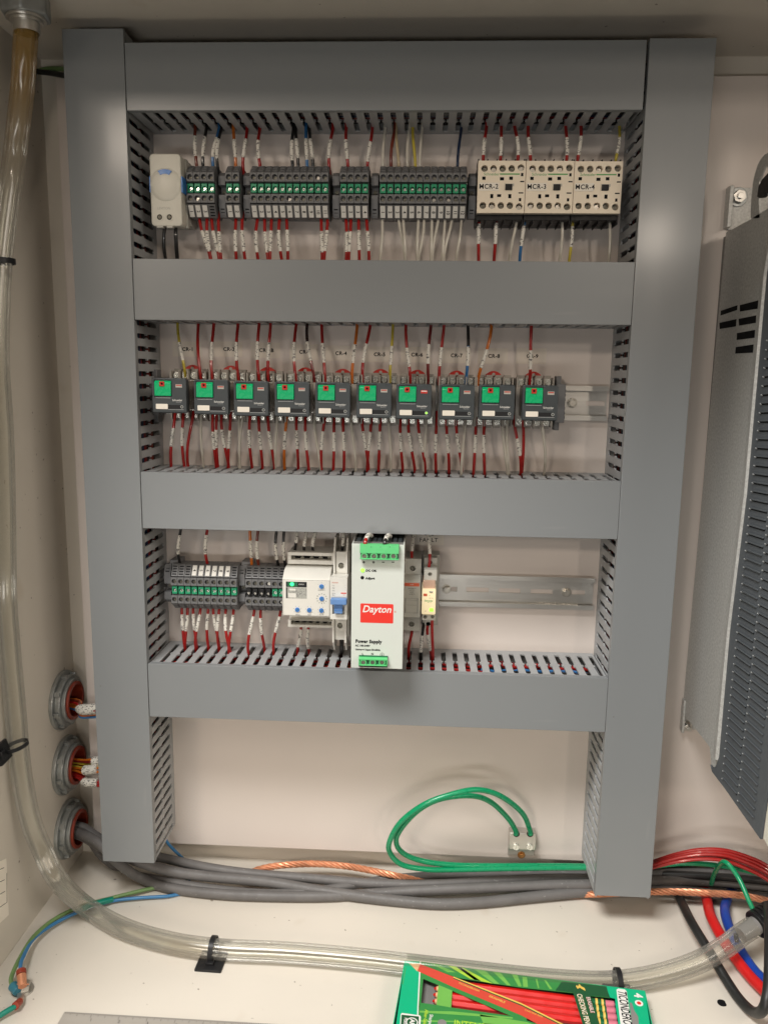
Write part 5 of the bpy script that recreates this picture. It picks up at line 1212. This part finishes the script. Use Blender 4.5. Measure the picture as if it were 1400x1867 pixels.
poly([ga(270,76), gb(0,222), gb(905,340), gb(935,460), gb(735,440), gb(545,408), gb(0,352), ga(660,248), ga(262,100)], T0, .4, 'front_card', boxmid)
poly([ga(262,175), ga(660,340), ga(1400,655), ga(1400,705), ga(1235,655), ga(608,385), ga(463,325), ga(300,258)], T0, .4, 'front_card', boxmid)
poly([ga(262,175), ga(300,258), ga(275,515), ga(250,575)], T0, .4, 'front_card', boxmid)
poly([ga(463,325), ga(608,385), ga(597,565), ga(440,538)], T0, .4, 'front_card', boxlight)
poly([ga(250,560), ga(275,515), ga(440,538), ga(597,565), ga(1235,655), ga(1400,705), ga(1700,800), ga(1700,920), ga(240,920)], T0, .4, 'front_card', boxmid)
# printed sunburst rays
for (a, b_, c, d, m_) in (((380,98),(450,108),(640,190),(560,190),boxlight),((560,120),(720,140),(1040,312),(800,262),boxlime),((650,132),(700,138),(920,290),(840,270),boxlight),((840,158),(960,175),(1110,318),(1050,312),boxlight),((1040,185),(1120,195),(1230,332),(1190,328),boxlight),((1240,212),(1300,220),(1345,342),(1310,340),boxlight)):
    poly([ga(*a), ga(*b_), ga(*c), ga(*d)], T0+.42, .05, 'printed_ray', m_)
for (a, b_, c, d, m_) in (((10,240),(60,245),(70,348),(20,344),boxlight),((150,262),(170,264),(190,360),(175,358),boxlight),((240,272),(262,276),(330,372),(300,370),boxlight)):
    poly([gb(*a), gb(*b_), gb(*c), gb(*d)], T0+.42, .05, 'printed_ray', m_)
poly([gb(430,290), gb(905,342), gb(935,460), gb(735,440), gb(545,408), gb(360,385)], T0+.42, .05, 'dark_print', boxdark)
for (y0, y1, x1) in ((600,640,1250),(700,720,1400)):
    poly([ga(262,y0), ga(620,y0+8), ga(x1,y0+70), ga(x1,y0+84), ga(620,y1), ga(262,y0+18)], T0+.42, .05, 'printed_ray', boxlight)
poly([ga(900,640), ga(1400,720), ga(1700,830), ga(1700,900), ga(1000,900)], T0+.42, .05, 'printed_ray', boxlight)
# printed picture of a pencil across the card
z1p = T0+.48
poly([ga(150,95), ga(268,100), ga(236,182)], z1p, .05, 'printed_pencil', wood)
poly([ga(268,104), ga(620,240), gb(0,520), gb(430,741), gb(560,830), gb(330,830), gb(170,741), gb(0,650), ga(620,350), ga(240,178)], z1p, .05, 'printed_pencil', pencilprint)
poly([ga(620,238), gb(0,520), gb(430,735), gb(560,800), gb(560,815), gb(425,748), gb(0,536), ga(620,250)], z1p+.06, .05, 'printed_stripe', goldprint)
poly([ga(620,250), gb(0,536), gb(425,748), gb(425,760), gb(0,548), ga(620,260)], z1p+.06, .05, 'printed_stripe', boxdark)
d1 = (gb(0,585)-ga(245,140)).normalized(); n1 = Vector((-d1.y, d1.x, 0))
text('lettering', 'TICONDEROGA', 2.0, ga(785,350)+Vector((0,0,.15)), goldprint, t, ux=d1, uy=n1, shear=.0, bold=.02); text('lettering', 'ERASABLE', 2.4, ga(1085,480)+Vector((0,0,.15)), goldprint, t, ux=d1, uy=n1, bold=.02)
text('lettering', 'CARMINE RED', 1.8, gb(130,630)+Vector((0,0,.15)), goldprint, t, ux=d1, uy=n1)
# tilted title strip
poly([gb(548,408), gb(735,440), gb(830,741), gb(880,900), gb(700,900), gb(650,741)], T0+.5, .2, 'title_strip', boxdark)
dd = (gb(720,741)-gb(620,400)).normalized(); du = Vector((-dd.y, dd.x, 0))
text('lettering', 'CHECKING PENCILS', 4.6, gb(618,425)+Vector((0,0,.4))+du*(-.6), goldprint, t, ux=dd, uy=du, align='LEFT', bold=.04, sx=.72, lift=.02)
text('lettering', 'CHECKING PENCILS', 4.6, gb(618,425)+Vector((0,0,.47))+du*(-.6), whiteprint, t, ux=dd, uy=du, align='LEFT', bold=.0, sx=.72, lift=.02)
text('lettering', 'ERASABLE', 3.4, gb(705,458)+Vector((0,0,.4)), orangem, t, ux=dd, uy=du, align='LEFT', bold=.05, sx=.85); text('lettering', 'ERASABLE', 3.4, gb(705,458)+Vector((0,0,.47)), whiteprint, t, ux=dd, uy=du, align='LEFT', sx=.85)
poly([gb(585,330), gb(602,345), gb(612,318), gb(640,345), gb(672,362), gb(682,392), gb(660,382), gb(620,358), gb(598,372), gb(580,345)], T0+.75, .06, 'tick_mark', goldprint)
# right panel
poly([gb(900,338), gb(1312,390), gb(1365,741), gb(1390,920), gb(1060,920), gb(1003,560), gb(995,470), gb(940,455)], T0+.05, .4, 'end_panel', boxgreen)
poly([gb(1010,378), gb(1030,365), gb(1100,375), gb(1118,395), gb(1172,741), gb(1195,920), gb(1075,920)], T0+.5, .08, 'white_title_panel', whiteprint)
text('lettering', 'TICONDEROGA', 7.6, gb(1062,388)+Vector((0,0,.25)), ink, t, ux=-bux.cross(Vector((0,0,1)))*-1 if False else bdn, uy=bux, align='LEFT', sx=.62, shear=.25, bold=.02)
text('lettering', '4', 7.0, gb(1238,440)+Vector((0,0,.2)), whiteprint, t, ux=bdn, uy=bux, bold=.06)
p = gb(1250,520); b = MB().cyl((p.x,p.y,T0+.5), (p.x,p.y,T0+.56), 3.6, 22); b.build('white_disc', whiteprint, t); MB().cyl((p.x,p.y,T0+.56), (p.x,p.y,T0+.62), 1.9, 18).build('red_disc', redprint, t)
poly([gb(1148,512), gb(1175,520), gb(1200,600), gb(1240,660), gb(1248,741), gb(1255,900), gb(1190,900), gb(1170,700)], T0+.5, .06, 'hang_hole', greyboard)
# badge, small print, hang dot
poly([ga(62,635), ga(75,625), ga(262,650), ga(275,665), ga(262,900), ga(40,900)], T0+.5, .05, 'badge', whiteprint); poly([ga(70,643), ga(255,663), ga(248,900), ga(52,900)], T0+.56, .05, 'badge', boxdark)
p = ga(180,725); MB().ring((p.x,p.y,T0+.62), 2, 4.3, 5.2, 0, .06, 26).build('badge_circle', whiteprint, t); text('lettering', 'AP', 4, (p.x, p.y, T0+.6), whiteprint, t, ux=bdn, uy=bux, bold=.06)
text('lettering', 'PERF', 2.6, ga(108,715)+Vector((0,0,.3)), whiteprint, t, ux=bdn, uy=bux, bold=.02)
text('lettering', 'After-Sales', 3.0, ga(335,590)+Vector((0,0,.12)), boxlime, t, ux=bdn, uy=bux, align='LEFT', bold=.04); text('lettering', 'Sharpened', 3.0, ga(385,640)+Vector((0,0,.12)), whiteprint, t, ux=bdn, uy=bux, align='LEFT', bold=.02)
text('lettering', 'INTENSE', 7, ga(625,720)+Vector((0,0,.12))+bdn*1.5, boxlime, t, ux=bux, uy=-bdn, align='LEFT', bold=.02, sx=.8)
text('lettering', 'Ticonderoga pencil company', 1.3, ga(115,140)+Vector((0,0,.1)), boxlight, t, ux=bdn, uy=bux, align='LEFT')
p = ga(500,730); MB().cyl((p.x,p.y,T0+.45), (p.x,p.y,T0+.52), 3.9, 24).build('grey_dot', greyboard, t)
# the pencils inside, seen through the windows
for i in range(4):
    off = bdn*(17.2+i*7.6)
    s0 = tl+bux*30.5+off; s0.z = FL+6.5+3.9; L_ = WB-30.5-36
    tp = thing('pencil', f'red pencil inside the carton, {ORD[i]} row from the hose side', 'pencil', s0, 'red pencils inside the carton')
    MB().cyl(s0+bux*7, s0+bux*(L_-13), 3.75, 6).build('barrel', pencilred, tp, bevel=.5)
    MB().cyl(s0+bux*2.2, s0+bux*7, 2.1, 12, r1=3.6).build('sharpened_wood', wood, tp)
    MB().cyl(s0, s0+bux*2.2, .7, 8, r1=1.9).build('lead', pencilred, tp)
    f = MB().cyl(s0+bux*(L_-13), s0+bux*(L_-1), 3.8, 20).build('ferrule', ferrule, tp, bevel=.3)
    for o_ in (3.2, 8.4): MB().ring((0,0,0), 0, 3.7, 3.95, 0, 0.1, 8) ; MB().cyl(s0+bux*(L_-13+o_), s0+bux*(L_-13+o_+2.0), 3.95, 20).build('gold_band', goldprint, f)
    MB().cyl(s0+bux*(L_-1), s0+bux*(L_+7), 3.5, 18).build('eraser', pink, tp, bevel=.5)

# ================================================================ drive unit at the right edge
XV = 619.1
def V(px, py, dx=0): p = hit(px, py, 0, XV-dx); return p
t = thing('motor_drive', 'large motor drive at right edge: galvanized side bracket, dark louvred panel', 'motor drive', (XV, 0, -424))
kv, kw, kt = K(1180, 250, 3.395), K(1280, 1150, 4.553), K(1300, 500, 4.67)
side = [V(1243, 1250), V(1262, 1330), V(1270, 1336), V(1294, 1362), V(1299, 1392), V(1306, 1400), V(1330, 1150), V(1362, 900), V(1380, 700), V(1398, 500), V(1412, 380), V(1400, 400), V(1366, 398), V(1326, 421)]
ye = [V(1326, 421), V(1366, 398), V(1366, 397)]
S1 = [(0, P(1324, 420, 0).z), (0, P(1243, 1300, 0).z)]
zbk = P(1241, 1316, 0).z
outline = [V(1323, 424), V(1367, 400), V(1412, 372), V(1407, 440), V(1397, 500), V(1379, 700), V(1361, 900), V(1330, 1150), V(1308, 1385), V(1302, 1400), V(1296, 1394), V(1293, 1362), V(1271, 1334), V(1262, 1333)]
outline = [Vector((XV, min(p.y, -1), p.z)) for p in outline[:12]]+[Vector((XV, -1.2, V(1271, 1334).z))]; 
MB().slab(outline, (1.6, 0, 0)).build('side_bracket', galv, t)
# bent front edge of the sheet catches the light
fl = [V(1407,440), V(1397,500), V(1379,700), V(1361,900), V(1330,1150), V(1308,1385)]; q = MB()
for a, b_ in zip(fl, fl[1:]):
    q.add([a+Vector((0, 13, 0)), b_+Vector((0, 13, 0)), b_+Vector((-2.6, 0, 0)), a+Vector((-2.6, 0, 0)), b_+Vector((0.2, -2, 0)), a+Vector((.2, -2, 0))], [(0,1,2,3), (3,2,4,5)])
q.build('bent_edge', galv, t, smooth=60)
# foot flanges with bolts
p = P(1241, 1316, 0)
q = MB().box(XV-1.6, XV+1, -1.4, -9, p.z-9, p.z+28).box(XV-1.5, XV+18, -.2, -1.6, p.z-8, p.z+20); q.build('bottom_foot', galv, t, bevel=.5)
pb = hit(1253, 1328, 1, -10); MB().cyl((pb.x+1, -1.6, pb.z), (pb.x+1, -3, pb.z), 5.5, 20).cyl((pb.x+1, -3, pb.z), (pb.x+1, -8.5, pb.z), 4.3, 6).cyl((pb.x+1, -8.5, pb.z), (pb.x+1, -13, pb.z), 2.6, 14).build('bolt', steel, t, bevel=.3)
p = P(1330, 345, 0); p2 = P(1328, 420, 0); p3 = P(1378, 342, 0)
MB().box(p.x-4, p.x+.0, -.4, -12, p2.z+1, p.z+1).build('tab_lip', galv, t, bevel=.8)
MB().box(p.x, p3.x+60, -.3, -2.2, p2.z, P(1350, 343, 0).z).build('mounting_tab', galv, t, bevel=.4)
pb = P(1347, 358, -6); MB().cyl((pb.x, -2.2, pb.z), (pb.x, -3.8, pb.z), 9.2, 28).build('washer', castz, t, bevel=.5); MB().cyl((pb.x, -3.8, pb.z), (pb.x, -8.5, pb.z), 6.4, 6).cyl((pb.x, -8.5, pb.z), (pb.x, -11, pb.z), 3.0, 14).build('bolt', steel, t, bevel=.4)
# lifting ear: an arched sheet with an eye, black clip inside
ke = K(1320, 250, 9.34)
ear = [(440,1380),(455,1050),(480,800),(510,650),(560,480),(620,370),(690,290),(760,262),(900,240),(1000,240),(1000,600),(760,560),(745,560),(728,500),(700,478),(660,560),(610,700),(590,760),(580,1100),(600,1380)]
MB().slab([V(*ke(x, y)) for x, y in ear], (1.8, 0, 0)).build('lifting_ear', galvd, t) if False else MB().slab([V(*ke(x, y)) for x, y in ear], (1.8, 0, 0)).build('lifting_ear', galv, t)
clip = [(550,1020),(575,830),(640,710),(747,600),(900,520),(900,960),(690,950),(680,1010),(640,1035),(580,1038)]
MB().slab([V(*ke(x, y), 3) for x, y in clip], (2.9, 0, 0)).build('black_clip', blackp, t, bevel=.6)
# body behind, front cover
zt_ = V(1367, 400).z
zb_ = V(1300, 1402).z
MB().box(XV+1.7, 800, -3, -200, zb_+14, zt_-4).build('inner_body', greyboard, t)
for (a, b_, c, d) in (((452,1075),(450,1105),(553,1070),(555,1040)),((570,1040),(570,1080),(680,1062),(684,1010)),((443,1150),(445,1188),(545,1172),(549,1126)),((562,1125),(565,1167),(668,1150),(671,1103)),((552,1213),(550,1256),(660,1242),(664,1193)),((545,1300),(541,1340),(650,1334),(655,1283))):
    pts = [V(*kv(*u), .15) for u in (a, b_, c, d)]; MB().slab(pts, (.4, 0, 0)).build('vent_slot', darkhole, t)
panel = [(1412,415),(1397,500),(1379,700),(1361,900),(1330,1150),(1310,1380),(1304,1398),(1297,1400),(1294,1394),(1297,1407),(1320,1437),(1385,1530),(1402,1400),(1412,1290),(1424,1100),(1440,700),(1450,415)]
pl = [V(x, y, .8) for x, y in panel]
pan = MB().slab(pl, (2.2, 0, 0)).build('louvred_panel', vfdgrey, t)
# cream front cover
fc = [V(1385,1530,.8), V(1402,1400,.8), V(1412,1290,.8), V(1424,1100,.8), V(1440,700,.8), V(1450,415,.8)]
yfr = fc[0].y
MB().prism([(fc[0].y-.3, fc[0].z+1)]+[(p_.y-.3, p_.z) for p_ in fc[1:]]+[(fc[-1].y-26, fc[-1].z), (fc[0].y-26, fc[0].z+14), (fc[0].y-12, fc[0].z-1)], XV+1, 800, 0).build('front_cover', cream_p, t, bevel=1.2)
# louvres: groove, raised rib and a pale dot put in for each dent's glint
d0, d1_ = V(*kw(172,1228), 1), V(1399.5, 621, 1); e0_ = V(*kw(285,1360), 1); dv = e0_-d0
c20 = V(*kw(302,1413), 1)-d0
pz = V(*kw(182,1172), 1).z-d0.z; n_ = int((d1_.z-d0.z)/pz)
dn = dv.normalized(); up = Vector((0, 0, 1))
rib = MB().slab([Vector((0,0,0))+up*1.7, dv+up*1.7, dv+up*.3, up*.3], (-1.2, 0, 0)).mesh('louvre', bevel=.25, seg=1); rib.materials.append(vfdgrey)
grv = MB().slab([up*.4, dv+up*.4, dv-up*.75, -up*.75], (-.12, 0, 0)).mesh('louvre_gap'); grv.materials.append(darkhole)
dot = MB().cyl((0,0,.2), (-1.6,0,.2), 1.0, 8, r1=.5).mesh('dent_glint'); dot.materials.append(relayline)
lim = fc[0].y+6
for colk in (0, 1, 2):
    for k in range(n_+1):
        f = k/n_; o_ = d0.lerp(d1_, f)+c20*colk
        if colk == 2 and o_.z+dv.z < fc[0].z+14: continue
        if o_.y+dv.y < lim-colk*40*f-60*f: continue
        lv = link(bpy.data.objects.new('louvre', rib)); lv.parent = t; lv.location = (o_-ORG[t.name])*S
        for nm, me_ in (('louvre_gap', grv), ('dent_glint', dot)):
            if nm == 'louvre_gap' and ((colk == 1 and k < 12) or (colk == 0 and 21 < k < 30)): continue
            q_ = link(bpy.data.objects.new(nm, me_)); q_.parent = lv
print('objects', len(bpy.data.objects), 'tris', sum(len(m_.polygons)*2 for m_ in bpy.data.meshes))
#print('VZ', V(1326,421), V(1366,398), V(1412,372), V(1271,1334),V(1262,1333), zt_, fc[0], fc[1])
